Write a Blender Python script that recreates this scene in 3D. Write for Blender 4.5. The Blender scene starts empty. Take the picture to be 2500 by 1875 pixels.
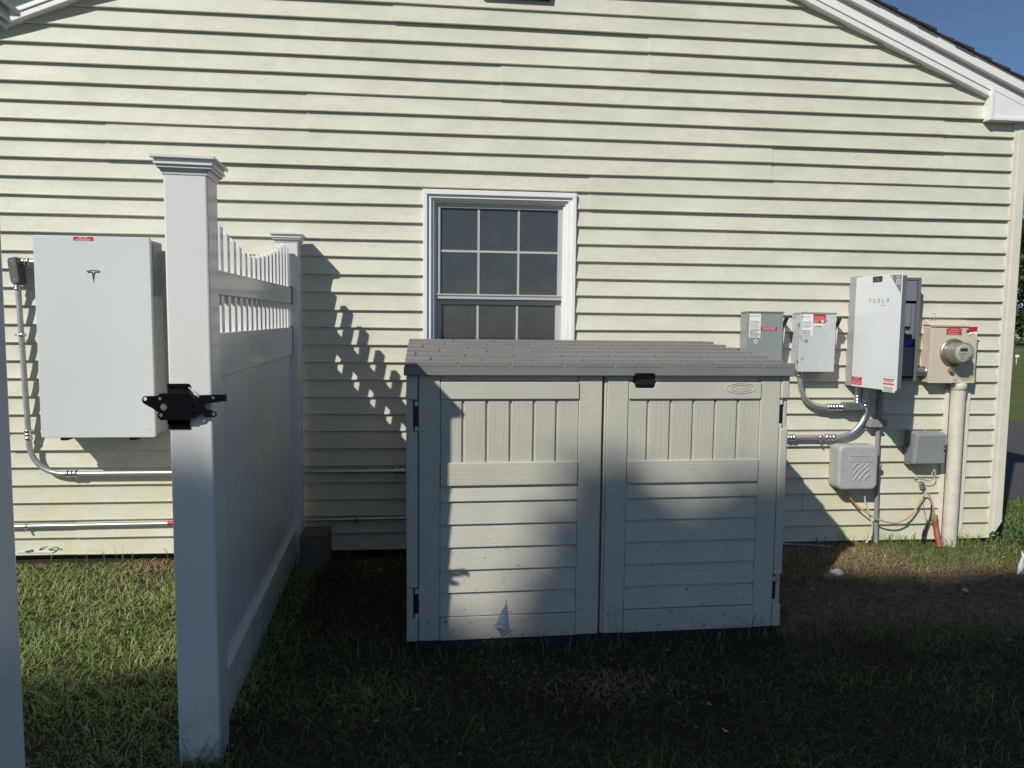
import bpy, bmesh, math, random
import numpy as np
from mathutils import Vector, Matrix
random.seed(7); rng = np.random.default_rng(11)
C = bpy.context.scene.collection
R = math.radians

# ------------------------------------------------------------------ camera
F_PX, PSI, TH, RO = 1740.0, -0.0951445, 0.0810674, 0.0108393
CAM = Vector((0, -4.51247, 1.480164))
fw = Vector((-math.sin(PSI)*math.cos(TH), math.cos(PSI)*math.cos(TH), -math.sin(TH)))
r0 = Vector((math.cos(PSI), math.sin(PSI), 0)); u0 = r0.cross(fw)
rt = r0*math.cos(RO) + u0*math.sin(RO); up = -r0*math.sin(RO) + u0*math.cos(RO)
cam = bpy.data.cameras.new('camera'); camo = bpy.data.objects.new('camera', cam); C.objects.link(camo)
cam.sensor_width = 36; cam.sensor_fit = 'HORIZONTAL'; cam.lens = F_PX/2500*36
cam.clip_start = .05; cam.clip_end = 2000
camo.matrix_world = Matrix(((rt.x, up.x, -fw.x, CAM.x), (rt.y, up.y, -fw.y, CAM.y), (rt.z, up.z, -fw.z, CAM.z), (0, 0, 0, 1)))
bpy.context.scene.camera = camo

# ------------------------------------------------------------------ light
SUN = Vector((.895, 1.0, -1.015)).normalized()          # direction the light travels
w = bpy.data.worlds.new('World'); bpy.context.scene.world = w; w.use_nodes = True
sky = w.node_tree.nodes.new('ShaderNodeTexSky'); sky.sky_type = 'NISHITA'; sky.sun_disc = False
sky.sun_elevation = math.asin(-SUN.z); sky.sun_rotation = math.atan2(-SUN.x, -SUN.y)
sky.air_density = .85; sky.dust_density = 1.2; sky.ozone_density = 5.0; sky.altitude = 1200
tn = w.node_tree.nodes.new('ShaderNodeMix'); tn.data_type = 'RGBA'; tn.blend_type = 'MULTIPLY'; tn.inputs[0].default_value = 1; tn.inputs[7].default_value = (1.0, .985, .965, 1)
bg = w.node_tree.nodes['Background']; bg.inputs['Strength'].default_value = .09
w.node_tree.links.new(sky.outputs['Color'], tn.inputs[6]); w.node_tree.links.new(tn.outputs[2], bg.inputs['Color'])
sl = bpy.data.lights.new('sun', 'SUN'); sl.energy = 4.6; sl.angle = R(.53); sl.color = (1, .955, .87)
so = bpy.data.objects.new('sun', sl); C.objects.link(so); so.rotation_euler = SUN.to_track_quat('-Z', 'Y').to_euler()
so.location = (-10, -12, 14)
vs = bpy.context.scene.view_settings
vs.view_transform = 'Standard'; vs.look = 'None'; vs.gamma = 1; vs.exposure = 0.0; vs.use_curve_mapping = False

# ------------------------------------------------------------------ helpers
def Z(ox, oy, s):                       # measuring window on the photograph -> full photograph pixels
    return lambda x, y: (ox + x/s, oy + y/s)
zA = Z(0, 500, 2.765); z4 = Z(350, 350, 3.318); zS1 = Z(950, 780, 3.949); zS2 = Z(1450, 780, 3.949)
zS3 = Z(950, 1200, 3.949); zS4 = Z(1450, 1200, 3.949); zW = Z(1000, 430, 3.951); zE = Z(1780, 640, 5.185)
zG = Z(2050, 650, 5.353); zU = Z(1900, 900, 3.687); zL = Z(330, 900, 8.848); zP = Z(0, 560, 4.879)
zC = Z(0, 1000, 4.147); z8 = Z(1900, 0, 3.318); zB = Z(700, 1100, 5.53); z7 = Z(1800, 950, 3.0157); zF = Z(2050, 1250, 4.9156)
zD = Z(0, 0, 1/1.1302)
def ray(px, py): return fw + rt*((px-1250)/F_PX) - up*((py-937.5)/F_PX)
def at(p, d):                           # point at distance d in front of the house wall
    r = ray(*p); t = (-d - CAM.y)/r.y
    return CAM + r*t
def ground(p, z=.03):
    r = ray(*p); t = (z - CAM.z)/r.z
    return CAM + r*t
def comps(m_):
    # the separate pieces of a mesh builder, one builder each
    par = list(range(len(m_.v)))
    def fd(i):
        while par[i] != i: par[i] = par[par[i]]; i = par[i]
        return i
    for f in m_.f:
        for q in f[1:]: par[fd(q)] = fd(f[0])
    key = {}
    for i, v in enumerate(m_.v):                    # pieces that share a corner position belong together
        k = tuple(round(c, 5) for c in v)
        if k in key: par[fd(i)] = fd(key[k])
        else: key[k] = i
    out = {}
    for f, sm in zip(m_.f, m_.sm):
        o = out.setdefault(fd(f[0]), (M(), {}))
        o[0].f.append(tuple(o[1].setdefault(q, len(o[1])) for q in f)); o[0].sm.append(sm)
    for o, mp in out.values(): o.v = [m_.v[i] for i in mp]
    return [o for o, mp in out.values()]
class Frame:
    def __init__(s, o, rz): s.o = Vector(o); s.rz = rz; s.m = Matrix.Rotation(-rz, 3, 'Z')
    def pt(s, p, axis, val):
        o = s.m @ (CAM - s.o); r = s.m @ ray(*p); i = 'xyz'.index(axis)
        return o + r*((val - o[i])/r[i])

def split_build(items, name, material, parent, **k):
    for m_ in items: m_.build(name, material, parent, **k)
class M:
    def __init__(s): s.v = []; s.f = []; s.sm = []
    def add(s, vs, fs, smooth=False):
        b = len(s.v); s.v += [tuple(v) for v in vs]
        for f in fs: s.f.append(tuple(b+i for i in f)); s.sm.append(smooth)
        return s
    def box(s, x0, x1, y0, y1, z0, z1):
        if x0 > x1: x0, x1 = x1, x0
        if y0 > y1: y0, y1 = y1, y0
        if z0 > z1: z0, z1 = z1, z0
        return s.add([(x0,y0,z0),(x1,y0,z0),(x1,y1,z0),(x0,y1,z0),(x0,y0,z1),(x1,y0,z1),(x1,y1,z1),(x0,y1,z1)],
                     [(0,3,2,1),(4,5,6,7),(0,1,5,4),(1,2,6,5),(2,3,7,6),(3,0,4,7)])
    def hexa(s, p):                     # 8 points, same order as box
        return s.add(p, [(0,3,2,1),(4,5,6,7),(0,1,5,4),(1,2,6,5),(2,3,7,6),(3,0,4,7)])
    def poly(s, pts, a, b, axis='y', holes=()):   # closed outline (2-D) extruded between a and b along axis, with holes
        def P(q, t): return {'y': (q[0], t, q[1]), 'x': (t, q[0], q[1]), 'z': (q[0], q[1], t)}[axis]
        bm = bmesh.new(); loops = [list(pts)] + [list(h) for h in holes]; es = []
        for lp in loops:
            vs = [bm.verts.new(P(q, a)) for q in lp]
            es += [bm.edges.new((vs[i], vs[(i+1) % len(vs)])) for i in range(len(vs))]
        if holes or len(pts) > 4: r = bmesh.ops.triangle_fill(bm, edges=es, use_beauty=True, use_dissolve=True)
        else: bm.faces.new(bm.verts)
        fs = list(bm.faces)
        if abs(b-a) > 1e-6:
            g = bmesh.ops.extrude_face_region(bm, geom=fs)
            nv = [e for e in g['geom'] if isinstance(e, bmesh.types.BMVert)]
            o = Vector(P((0, 0), b)) - Vector(P((0, 0), a))
            bmesh.ops.translate(bm, verts=nv, vec=o)
        bmesh.ops.recalc_face_normals(bm, faces=bm.faces)
        bm.verts.index_update()
        s.add([v.co for v in bm.verts], [[v.index for v in f.verts] for f in bm.faces]); bm.free()
        return s
    def tube(s, path, r, n=12, cap=True):
        P = [Vector(p) for p in path]; rs = r if hasattr(r, '__len__') else [r]*len(P)
        vs = []; fs = []; ref = None
        for i, p in enumerate(P):
            t = (P[min(i+1, len(P)-1)] - P[max(i-1, 0)]).normalized()
            if ref is None:
                ref = Vector((0, 0, 1)) if abs(t.z) < .9 else Vector((1, 0, 0))
            a = (ref - t*ref.dot(t)).normalized(); b = t.cross(a); ref = a
            for k in range(n):
                th = 2*math.pi*k/n; vs.append(p + (a*math.cos(th) + b*math.sin(th))*rs[i])
        for i in range(len(P)-1):
            for k in range(n):
                fs.append((i*n+k, i*n+(k+1) % n, (i+1)*n+(k+1) % n, (i+1)*n+k))
        s.add(vs, fs, True)
        if cap: s.add(vs[:n], [tuple(range(n-1, -1, -1))]); s.add(vs[-n:], [tuple(range(n))])
        return s
    def lathe(s, c, prof, axis, n=32):  # prof: (radius, offset along axis)
        return s.tube([Vector(c) + Vector(axis).normalized()*h for r_, h in prof], [max(r_, 1e-4) for r_, h in prof], n, False) if False else s._lathe(c, prof, axis, n)
    def _lathe(s, c, prof, axis, n):
        ax = Vector(axis).normalized(); a = ax.orthogonal().normalized(); b = ax.cross(a); vs = []; fs = []
        for r_, h in prof:
            for k in range(n):
                th = 2*math.pi*k/n; vs.append(Vector(c) + ax*h + (a*math.cos(th)+b*math.sin(th))*r_)
        m = len(prof)
        for i in range(m-1):
            for k in range(n): fs.append((i*n+k, i*n+(k+1) % n, (i+1)*n+(k+1) % n, (i+1)*n+k))
        s.add(vs, fs, True)
        s.add(vs[:n], [tuple(range(n-1, -1, -1))]); s.add(vs[-n:], [tuple(range(n))])
        return s
    def quad(s, a, b, c, d): return s.add([a, b, c, d], [(0, 1, 2, 3)])
    def build(s, name, mat, parent=None, world=True, bevel=0, seg=2, split=False):
        if split:
            return [c.build(name, mat, parent, world, bevel, seg) for c in comps(s)][0]
        me = bpy.data.meshes.new(name)
        v = s.v
        if parent is not None and world:
            o = parent
            while o.parent is not None: o = o.parent
            mi = Matrix.Rotation(-o.rotation_euler.z, 3, 'Z'); L = o.location
            v = [tuple(mi @ (Vector(q) - L)) for q in v]
        me.from_pydata(v, [], s.f)
        me.polygons.foreach_set('use_smooth', s.sm); me.materials.append(mat); me.update()
        ob = bpy.data.objects.new(name, me); C.objects.link(ob)
        if parent is not None: ob.parent = parent
        if bevel:
            b = ob.modifiers.new('edge', 'BEVEL'); b.width = bevel; b.segments = seg; b.limit_method = 'ANGLE'; b.angle_limit = R(35)
            b.harden_normals = False
        return ob
def thing(name, label, cat, loc=(0, 0, 0), rz=0, group=None):
    o = bpy.data.objects.new(name, None); C.objects.link(o); o.location = loc; o.rotation_euler = (0, 0, rz)
    o.empty_display_size = .1; o['label'] = label; o['category'] = cat
    if group: o['group'] = group
    return o
def tag(o, label, cat, group=None, kind=None):
    o['label'] = label; o['category'] = cat
    if group: o['group'] = group
    if kind: o['kind'] = kind
    return o
def lettering(body, mat, parent, o, ux, uy, width=None, height=None, name='lettering'):
    # flat letters in the plane (ux, uy), centred on o (coordinates of the thing)
    cu = bpy.data.curves.new(name, 'FONT'); cu.body = body; cu.align_x = 'CENTER'; cu.align_y = 'CENTER'; cu.resolution_u = 3
    t = bpy.data.objects.new(name, cu); C.objects.link(t); bpy.context.view_layer.update()
    me = bpy.data.meshes.new_from_object(t); bpy.data.objects.remove(t)
    co = np.array([v.co[:] for v in me.vertices]); lo = co.min(0); hi = co.max(0); mid = (lo+hi)/2; ex = hi-lo
    sx = (width/ex[0]) if width else None; sy = (height/ex[1]) if height else None
    sx = sx or sy; sy = sy or sx
    ux = Vector(ux).normalized(); uy = Vector(uy).normalized()
    for v in me.vertices:
        v.co = Vector(o) + ux*((v.co.x-mid[0])*sx) + uy*((v.co.y-mid[1])*sy)
    me.name = name; me.materials.clear(); me.materials.append(mat)
    ob = bpy.data.objects.new(name, me); C.objects.link(ob); ob.parent = parent
    return ob
def arc(c, r, a0, a1, n=8): return [(c[0]+r*math.cos(R(a0+(a1-a0)*i/n)), c[1]+r*math.sin(R(a0+(a1-a0)*i/n))) for i in range(n+1)]
def circ(c, r, n=20): return [(c[0]+r*math.cos(2*math.pi*i/n), c[1]+r*math.sin(2*math.pi*i/n)) for i in range(n)]
def rrect(x0, x1, z0, z1, r, n=5):
    return arc((x1-r, z1-r), r, 0, 90, n)+arc((x0+r, z1-r), r, 90, 180, n)+arc((x0+r, z0+r), r, 180, 270, n)+arc((x1-r, z0+r), r, 270, 360, n)
def smooth_path(pts, n=6):              # Catmull-Rom through points
    P = [Vector(p) for p in pts]; out = []
    for i in range(len(P)-1):
        a = P[max(i-1, 0)]; b = P[i]; c = P[i+1]; d = P[min(i+2, len(P)-1)]
        for k in range(n):
            t = k/n
            out.append(.5*((2*b)+(c-a)*t+(2*a-5*b+4*c-d)*t*t+(3*b-a-3*c+d)*t**3))
    out.append(P[-1]); return out

# ------------------------------------------------------------------ materials
def nt(name):
    m = bpy.data.materials.new(name); m.use_nodes = True
    return m, m.node_tree.nodes, m.node_tree.links, m.node_tree.nodes['Principled BSDF']
def noise(n, l, coord, scale, detail=4, rough=.6, stretch=None):
    t = n.new('ShaderNodeTexNoise'); t.inputs['Scale'].default_value = scale; t.inputs['Detail'].default_value = detail; t.inputs['Roughness'].default_value = rough
    if stretch:
        mp = n.new('ShaderNodeMapping'); mp.inputs['Scale'].default_value = stretch; l.new(coord, mp.inputs['Vector']); coord = mp.outputs['Vector']
    l.new(coord, t.inputs['Vector']); return t.outputs['Fac']
def ramp(n, l, fac, stops):
    r = n.new('ShaderNodeValToRGB'); cr = r.color_ramp
    while len(cr.elements) < len(stops): cr.elements.new(.5)
    for e, (p, c) in zip(cr.elements, stops):
        e.position = p; e.color = c if len(c) == 4 else (*c, 1)
    l.new(fac, r.inputs['Fac']); return r.outputs['Color']
def mix(n, l, fac, a, b, mode='MIX'):
    m = n.new('ShaderNodeMix'); m.data_type = 'RGBA'; m.blend_type = mode
    for sock, v in ((m.inputs[0], fac), (m.inputs[6], a), (m.inputs[7], b)):
        if isinstance(v, (int, float)): sock.default_value = v
        elif isinstance(v, tuple): sock.default_value = (*v, 1) if len(v) == 3 else v
        else: l.new(v, sock)
    return m.outputs[2]
def bump(n, l, b, h, strength, dist=.002, normal=None):
    bp = n.new('ShaderNodeBump'); bp.inputs['Strength'].default_value = strength; bp.inputs['Distance'].default_value = dist
    l.new(h, bp.inputs['Height'])
    if normal: l.new(normal, bp.inputs['Normal'])
    l.new(bp.outputs['Normal'], b.inputs['Normal']); return bp.outputs['Normal']
def mat(name, col, rough=.5, metal=0, var=.08, scale=6, bmp=0, bscale=150, specks=0, stretch=None, spec=.5, speck_scale=90, speck_col=(.05, .045, .03)):
    m, n, l, b = nt(name); co = n.new('ShaderNodeTexCoord').outputs['Object']
    f = noise(n, l, co, scale, 5, .65, stretch)
    c = ramp(n, l, f, [(.3, tuple(x*(1-var) for x in col)), (.7, tuple(min(1, x*(1+var)) for x in col))])
    if specks:
        s = noise(n, l, co, speck_scale, 2, .5)
        k = ramp(n, l, s, [(.66-.05*specks, (0, 0, 0)), (.74-.05*specks, (1, 1, 1))])
        c = mix(n, l, k, c, speck_col)
    l.new(c, b.inputs['Base Color'])
    rr = n.new('ShaderNodeMapRange'); rr.inputs['To Min'].default_value = max(.02, rough-.08); rr.inputs['To Max'].default_value = min(1, rough+.08)
    l.new(f, rr.inputs['Value']); l.new(rr.outputs['Result'], b.inputs['Roughness'])
    b.inputs['Metallic'].default_value = metal; b.inputs['Specular IOR Level'].default_value = spec
    if bmp: bump(n, l, b, noise(n, l, co, bscale, 3, .6, stretch), bmp)
    return m

def siding_mat():
    m, n, l, b = nt('vinyl_siding'); co = n.new('ShaderNodeTexCoord').outputs['Object']
    f = noise(n, l, co, 1.6, 6, .7, (1, 1, 2.5))
    c = ramp(n, l, f, [(.3, (.515, .50, .42)), (.7, (.635, .617, .527))])
    f2 = noise(n, l, co, 7, 6, .75, (1, 1, 1.6)); c = mix(n, l, ramp(n, l, f2, [(.45, (0, 0, 0)), (.75, (.65, .65, .65))]), c, (.49, .48, .395))
    # algae and mildew that grow on the lowest courses
    sp = n.new('ShaderNodeSeparateXYZ'); l.new(co, sp.inputs[0])
    lowz = n.new('ShaderNodeMapRange'); lowz.inputs['From Min'].default_value = 1.6; lowz.inputs['From Max'].default_value = .1; l.new(sp.outputs['Z'], lowz.inputs['Value'])
    al = noise(n, l, co, 3.2, 7, .75); mm = n.new('ShaderNodeMath'); mm.operation = 'MULTIPLY'
    l.new(ramp(n, l, al, [(.36, (0, 0, 0)), (.66, (.85, .85, .85))]), mm.inputs[0]); l.new(lowz.outputs['Result'], mm.inputs[1])
    c = mix(n, l, mm.outputs[0], c, (.50, .475, .285))
    s = noise(n, l, co, 75, 3, .6); pat = noise(n, l, co, 3.5, 4, .7)
    k = n.new('ShaderNodeMath'); k.operation = 'MULTIPLY'
    l.new(ramp(n, l, s, [(.62, (0, 0, 0)), (.7, (1, 1, 1))]), k.inputs[0]); l.new(ramp(n, l, pat, [(.47, (0, 0, 0)), (.7, (.65, .65, .65))]), k.inputs[1])
    c = mix(n, l, k.outputs[0], c, (.20, .19, .13))
    l.new(c, b.inputs['Base Color']); b.inputs['Roughness'].default_value = .55; b.inputs['Specular IOR Level'].default_value = .35
    wv = noise(n, l, co, 2.2, 2, .5, (1, 1, 2)); n1 = bump(n, l, b, wv, .5, .02)
    bump(n, l, b, noise(n, l, co, 60, 3, .6, (1, 1, 5)), .25, .0012, n1)
    return m
def plank_mat(name, col, stretch, stg=.9):
    m, n, l, b = nt(name); co = n.new('ShaderNodeTexCoord').outputs['Object']
    f = noise(n, l, co, 5, 5, .6); c = ramp(n, l, f, [(.3, tuple(x*.94 for x in col)), (.7, tuple(x*1.05 for x in col))])
    # splashed soil and clippings, denser near the bottom
    sp = n.new('ShaderNodeSeparateXYZ'); l.new(co, sp.inputs[0])
    lz = n.new('ShaderNodeMapRange'); lz.inputs['From Min'].default_value = .75; lz.inputs['From Max'].default_value = .0; l.new(sp.outputs['Z'], lz.inputs['Value'])
    s = noise(n, l, co, 55, 2, .5); k = n.new('ShaderNodeMath'); k.operation = 'MULTIPLY'
    l.new(ramp(n, l, s, [(.675, (0, 0, 0)), (.72, (1, 1, 1))]), k.inputs[0]); l.new(lz.outputs['Result'], k.inputs[1])
    c = mix(n, l, k.outputs[0], c, (.06, .055, .045))
    l.new(c, b.inputs['Base Color']); b.inputs['Roughness'].default_value = .5
    if stretch:
        g = noise(n, l, co, 1.0, 4, .6, stretch); bump(n, l, b, g, stg, .003)
    else: bump(n, l, b, noise(n, l, co, 220, 2, .5), .25, .001)
    return m
def grass_mat(name, cols, trans=.4):
    m, n, l, b = nt(name)
    a = n.new('ShaderNodeAttribute'); a.attribute_name = 'tint'
    c = ramp(n, l, a.outputs['Fac'], [(i/(len(cols)-1), q) for i, q in enumerate(cols)])
    l.new(c, b.inputs['Base Color']); b.inputs['Roughness'].default_value = .5; b.inputs['Specular IOR Level'].default_value = .3
    tr = n.new('ShaderNodeBsdfTranslucent'); l.new(c, tr.inputs['Color'])
    ms = n.new('ShaderNodeMixShader'); ms.inputs[0].default_value = trans
    l.new(b.outputs[0], ms.inputs[1]); l.new(tr.outputs[0], ms.inputs[2]); l.new(ms.outputs[0], n['Material Output'].inputs['Surface'])
    return m
MAT = {}
MAT['siding'] = siding_mat()
MAT['cream_trim'] = mat('cream_trim', (.635, .61, .515), .45, var=.06, scale=9)
MAT['white_trim'] = mat('white_trim', (.735, .735, .725), .4, var=.035)
MAT['vinyl_fence'] = mat('vinyl_fence', (.68, .68, .665), .16, var=.04, scale=2.5, stretch=(1, 1, .25), spec=.55)
def add_foot_dirt(m, col, top):
    n, l = m.node_tree.nodes, m.node_tree.links; b = n['Principled BSDF']; src = b.inputs['Base Color'].links[0].from_socket
    co = n.new('ShaderNodeTexCoord').outputs['Object']; sp = n.new('ShaderNodeSeparateXYZ'); l.new(co, sp.inputs[0])
    a = n.new('ShaderNodeMapRange'); a.inputs['From Min'].default_value = top; a.inputs['From Max'].default_value = -.02; l.new(sp.outputs['Z'], a.inputs['Value'])
    f = ramp(n, l, noise(n, l, co, 14, 6, .75), [(.35, (0, 0, 0)), (.7, (1, 1, 1))]); mm = n.new('ShaderNodeMath'); mm.operation = 'MULTIPLY'; l.new(f, mm.inputs[0]); l.new(a.outputs['Result'], mm.inputs[1])
    l.new(mix(n, l, mm.outputs[0], src, col), b.inputs['Base Color'])
add_foot_dirt(MAT['vinyl_fence'], (.20, .21, .12), .26)
MAT['shingle'] = mat('shingle', (.035, .033, .035), .9, var=.5, scale=40, bmp=.8, bscale=300)
MAT['foundation'] = mat('foundation', (.05, .05, .05), .9, var=.3, scale=15, bmp=.5)
MAT['sash'] = mat('sash', (.42, .425, .42), .4, var=.04)
MAT['lid'] = mat('lid', (.195, .185, .178), .5, var=.07, scale=9, bmp=.25, bscale=180)
MAT['shed'] = plank_mat('shed_plastic', (.475, .461, .396), None)
MAT['shed_v'] = plank_mat('shed_planks', (.46, .447, .384), (120, 60, 4.5), .7)
MAT['shed_h'] = plank_mat('shed_clapboard', (.475, .461, .396), (1.6, 60, 190), .45)
MAT['hinge_white'] = mat('hinge_white', (.5, .5, .48), .45, var=.03)
MAT['black_plastic'] = mat('black_plastic', (.012, .012, .014), .4, var=.1)
MAT['dark_base'] = mat('dark_base', (.022, .024, .034), .6, var=.2)
MAT['black_metal'] = mat('black_metal', (.003, .0035, .005), .5, var=.15, spec=.08)
MAT['steel'] = mat('steel', (.50, .51, .52), .42, metal=.75, var=.1, scale=20, bmp=.1)
MAT['chrome'] = mat('chrome', (.68, .68, .69), .25, metal=1, var=.1, scale=60, bmp=.4, bscale=120)
MAT['cast_dark'] = mat('cast_dark', (.13, .135, .14), .42, metal=.5, var=.2, scale=30, bmp=.15)
MAT['cast'] = mat('cast', (.33, .34, .345), .36, metal=.8, var=.12, scale=30, bmp=.15)
MAT['battery_white'] = mat('battery_white', (.57, .60, .60), .16, var=.012, scale=2, spec=.5)
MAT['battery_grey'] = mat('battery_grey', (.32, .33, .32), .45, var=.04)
MAT['battery_dark'] = mat('battery_dark', (.17, .175, .18), .4, var=.05)
MAT['emblem'] = mat('emblem', (.055, .065, .065), .4, var=.05)
MAT['red'] = mat('red', (.50, .012, .03), .4, var=.06, scale=20)
MAT['orange'] = mat('orange', (.62, .12, .03), .45, var=.06, scale=20)
MAT['white_ink'] = mat('white_ink', (.78, .76, .74), .5, var=.03)
MAT['black_ink'] = mat('black_ink', (.03, .03, .035), .5, var=.05)
MAT['grey_ink'] = mat('grey_ink', (.16, .165, .17), .5, var=.05)
MAT['blue_ink'] = mat('blue_ink', (.02, .04, .28), .5, var=.05)
MAT['grey_box'] = mat('grey_box', (.25, .28, .275), .38, var=.03, scale=4)
MAT['light_box'] = mat('light_box', (.50, .525, .53), .36, var=.04, scale=5, specks=.2, speck_col=(.32, .34, .34), speck_scale=16)
MAT['enclosure'] = mat('enclosure', (.13, .14, .155), .45, var=.05)
MAT['enclosure_side'] = mat('enclosure_side', (.33, .335, .33), .42, var=.04)
MAT['enclosure_in'] = mat('enclosure_in', (.17, .18, .20), .5, var=.05)
MAT['cover_glass'] = mat('cover_glass', (.64, .675, .68), .12, var=.012, scale=2)
MAT['blue_plastic'] = mat('blue_plastic', (.01, .02, .35), .35, var=.1)
MAT['tan_metal'] = mat('tan_metal', (.56, .50, .40), .42, var=.05, scale=5, specks=.25, speck_col=(.38, .33, .25), speck_scale=40)
MAT['cream_pipe'] = mat('cream_pipe', (.56, .535, .445), .5, var=.12, scale=9, specks=.1, speck_col=(.40, .37, .28), speck_scale=60)
MAT['telecom'] = mat('telecom', (.36, .36, .355), .6, var=.08, scale=9, bmp=.3, bscale=120, specks=.2, speck_col=(.2, .2, .19))
MAT['cable_grey'] = mat('cable_grey', (.235, .25, .25), .5, var=.07, scale=8, bmp=.15)
MAT['pvc_grey'] = mat('pvc_grey', (.24, .245, .26), .42, var=.05)
MAT['tan_cable'] = mat('tan_cable', (.42, .30, .17), .5, var=.15, scale=5)
MAT['orange_cable'] = mat('orange_cable', (.55, .23, .06), .5, var=.1)
MAT['white_cable'] = mat('white_cable', (.55, .53, .46), .5, var=.12, scale=15)
MAT['red_pipe'] = mat('red_pipe', (.27, .065, .045), .5, var=.15, scale=15)
MAT['rust'] = mat('rust', (.25, .15, .08), .8, var=.3, scale=40, bmp=.4)
MAT['concrete'] = mat('concrete', (.15, .135, .12), .95, var=.25, scale=12, bmp=.9, bscale=70)
MAT['flag'] = mat('flag', (.82, .83, .84), .6, var=.05, scale=20)
MAT['wire'] = mat('wire', (.25, .25, .26), .4, metal=.7)
MAT['stone'] = mat('stone', (.42, .40, .37), .9, var=.2, scale=20, bmp=.5)
MAT['bark'] = mat('bark', (.08, .06, .045), .95, var=.35, scale=12, bmp=.8, bscale=30)
MAT['brass'] = mat('brass', (.40, .36, .28), .4, metal=.8, var=.2, scale=40)

# ------------------------------------------------------------------ setting: ground
def ground_mat():
    m, n, l, b = nt('lawn_soil'); co = n.new('ShaderNodeTexCoord').outputs['Object']
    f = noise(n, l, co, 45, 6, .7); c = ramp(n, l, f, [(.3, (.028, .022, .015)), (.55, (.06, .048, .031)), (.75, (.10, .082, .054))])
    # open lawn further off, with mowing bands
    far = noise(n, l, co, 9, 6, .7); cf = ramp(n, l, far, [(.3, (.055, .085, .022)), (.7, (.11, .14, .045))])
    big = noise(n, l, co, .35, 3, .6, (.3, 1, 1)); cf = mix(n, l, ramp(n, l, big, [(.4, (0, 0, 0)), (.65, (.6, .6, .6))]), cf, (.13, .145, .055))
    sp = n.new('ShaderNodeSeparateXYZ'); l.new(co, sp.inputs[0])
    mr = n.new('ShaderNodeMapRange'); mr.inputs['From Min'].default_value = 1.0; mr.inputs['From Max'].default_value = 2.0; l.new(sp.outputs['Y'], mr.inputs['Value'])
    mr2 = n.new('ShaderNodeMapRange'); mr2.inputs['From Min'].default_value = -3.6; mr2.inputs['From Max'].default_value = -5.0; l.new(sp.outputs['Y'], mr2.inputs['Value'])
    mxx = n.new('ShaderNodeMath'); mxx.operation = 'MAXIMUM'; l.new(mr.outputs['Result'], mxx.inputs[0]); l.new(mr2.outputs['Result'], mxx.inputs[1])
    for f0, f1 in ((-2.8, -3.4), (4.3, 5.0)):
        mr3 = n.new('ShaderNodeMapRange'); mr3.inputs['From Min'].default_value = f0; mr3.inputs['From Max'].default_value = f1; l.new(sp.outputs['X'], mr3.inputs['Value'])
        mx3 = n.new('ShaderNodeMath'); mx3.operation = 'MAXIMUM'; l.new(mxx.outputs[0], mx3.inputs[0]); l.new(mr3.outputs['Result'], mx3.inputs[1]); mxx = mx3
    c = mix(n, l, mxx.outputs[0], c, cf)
    # trodden bare soil between the shed and the corner of the house
    wob = noise(n, l, co, 3, 5, .7); dirt = ramp(n, l, noise(n, l, co, 28, 7, .75), [(.3, (.075, .052, .036)), (.55, (.19, .14, .10)), (.75, (.29, .225, .165))])
    def band(axis, a0, a1):
        q = n.new('ShaderNodeMath'); q.operation = 'MULTIPLY_ADD'; q.inputs[1].default_value = .5; l.new(wob, q.inputs[0]); l.new(sp.outputs[axis], q.inputs[2])
        r_ = n.new('ShaderNodeMapRange'); r_.inputs['From Min'].default_value = a0; r_.inputs['From Max'].default_value = a1; l.new(q.outputs[0], r_.inputs['Value']); return r_.outputs['Result']
    p = band('X', 1.80, 2.0)
    for q_ in (band('X', 4.1, 3.7), band('Y', -1.3, -1.0)):
        k_ = n.new('ShaderNodeMath'); k_.operation = 'MULTIPLY'; l.new(p, k_.inputs[0]); l.new(q_, k_.inputs[1]); p = k_.outputs[0]
    c = mix(n, l, p, c, mix(n, l, mxx.outputs[0], dirt, cf))
    l.new(c, b.inputs['Base Color']); b.inputs['Roughness'].default_value = .95; b.inputs['Specular IOR Level'].default_value = .1
    bump(n, l, b, noise(n, l, co, 60, 5, .7), 1.0, .015)
    return m
def ground_z(x, y):
    if not (-5.2 < y < .5 and abs(x) < 6): return .03
    z = .03 + .012*math.sin(x*2.1+y*1.3)*math.sin(y*2.7-x*.6)
    z -= .032*math.exp(-((y+1.40)/.16)**2)/(1+math.exp(-(x+.32)*25))/(1+math.exp((x-1.78)*25))     # worn hollow along the shed front
    if x < 2.2: z -= .022*math.exp(-((y-.02)/.10)**2)                                              # gap under the siding
    return z
g = M(); xs = [-120, -40, -15, -6] + [-5.5+.125*i for i in range(90)] + [6, 15, 40, 120]
ys = [-80, -30, -12] + [-6+.25*i for i in range(14)] + [-2.5+.0625*i for i in range(49)] + [1, 6, 15, 40, 150]
g.add([(x, y, ground_z(x, y)) for y in ys for x in xs], [(j*len(xs)+i, j*len(xs)+i+1, (j+1)*len(xs)+i+1, (j+1)*len(xs)+i) for j in range(len(ys)-1) for i in range(len(xs)-1)], True)
go = g.build('ground', ground_mat()); go['kind'] = 'structure'; go['label'] = 'lawn and bare soil around the house'
m_as = mat('asphalt', (.06, .058, .058), .9, var=.25, scale=30, bmp=.5, bscale=200)
dv = M().box(4.05, 60, 1.15, 6.1, -.02, .036).build('driveway', m_as); dv['kind'] = 'structure'; dv['label'] = 'asphalt driveway beside the house'
rd = M().box(-120, 120, 44, 50, -.02, .036).build('road', mat('road_grey', (.11, .10, .09), .9, var=.2)); rd['kind'] = 'structure'; rd['label'] = 'distant road beyond the lawn'

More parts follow.
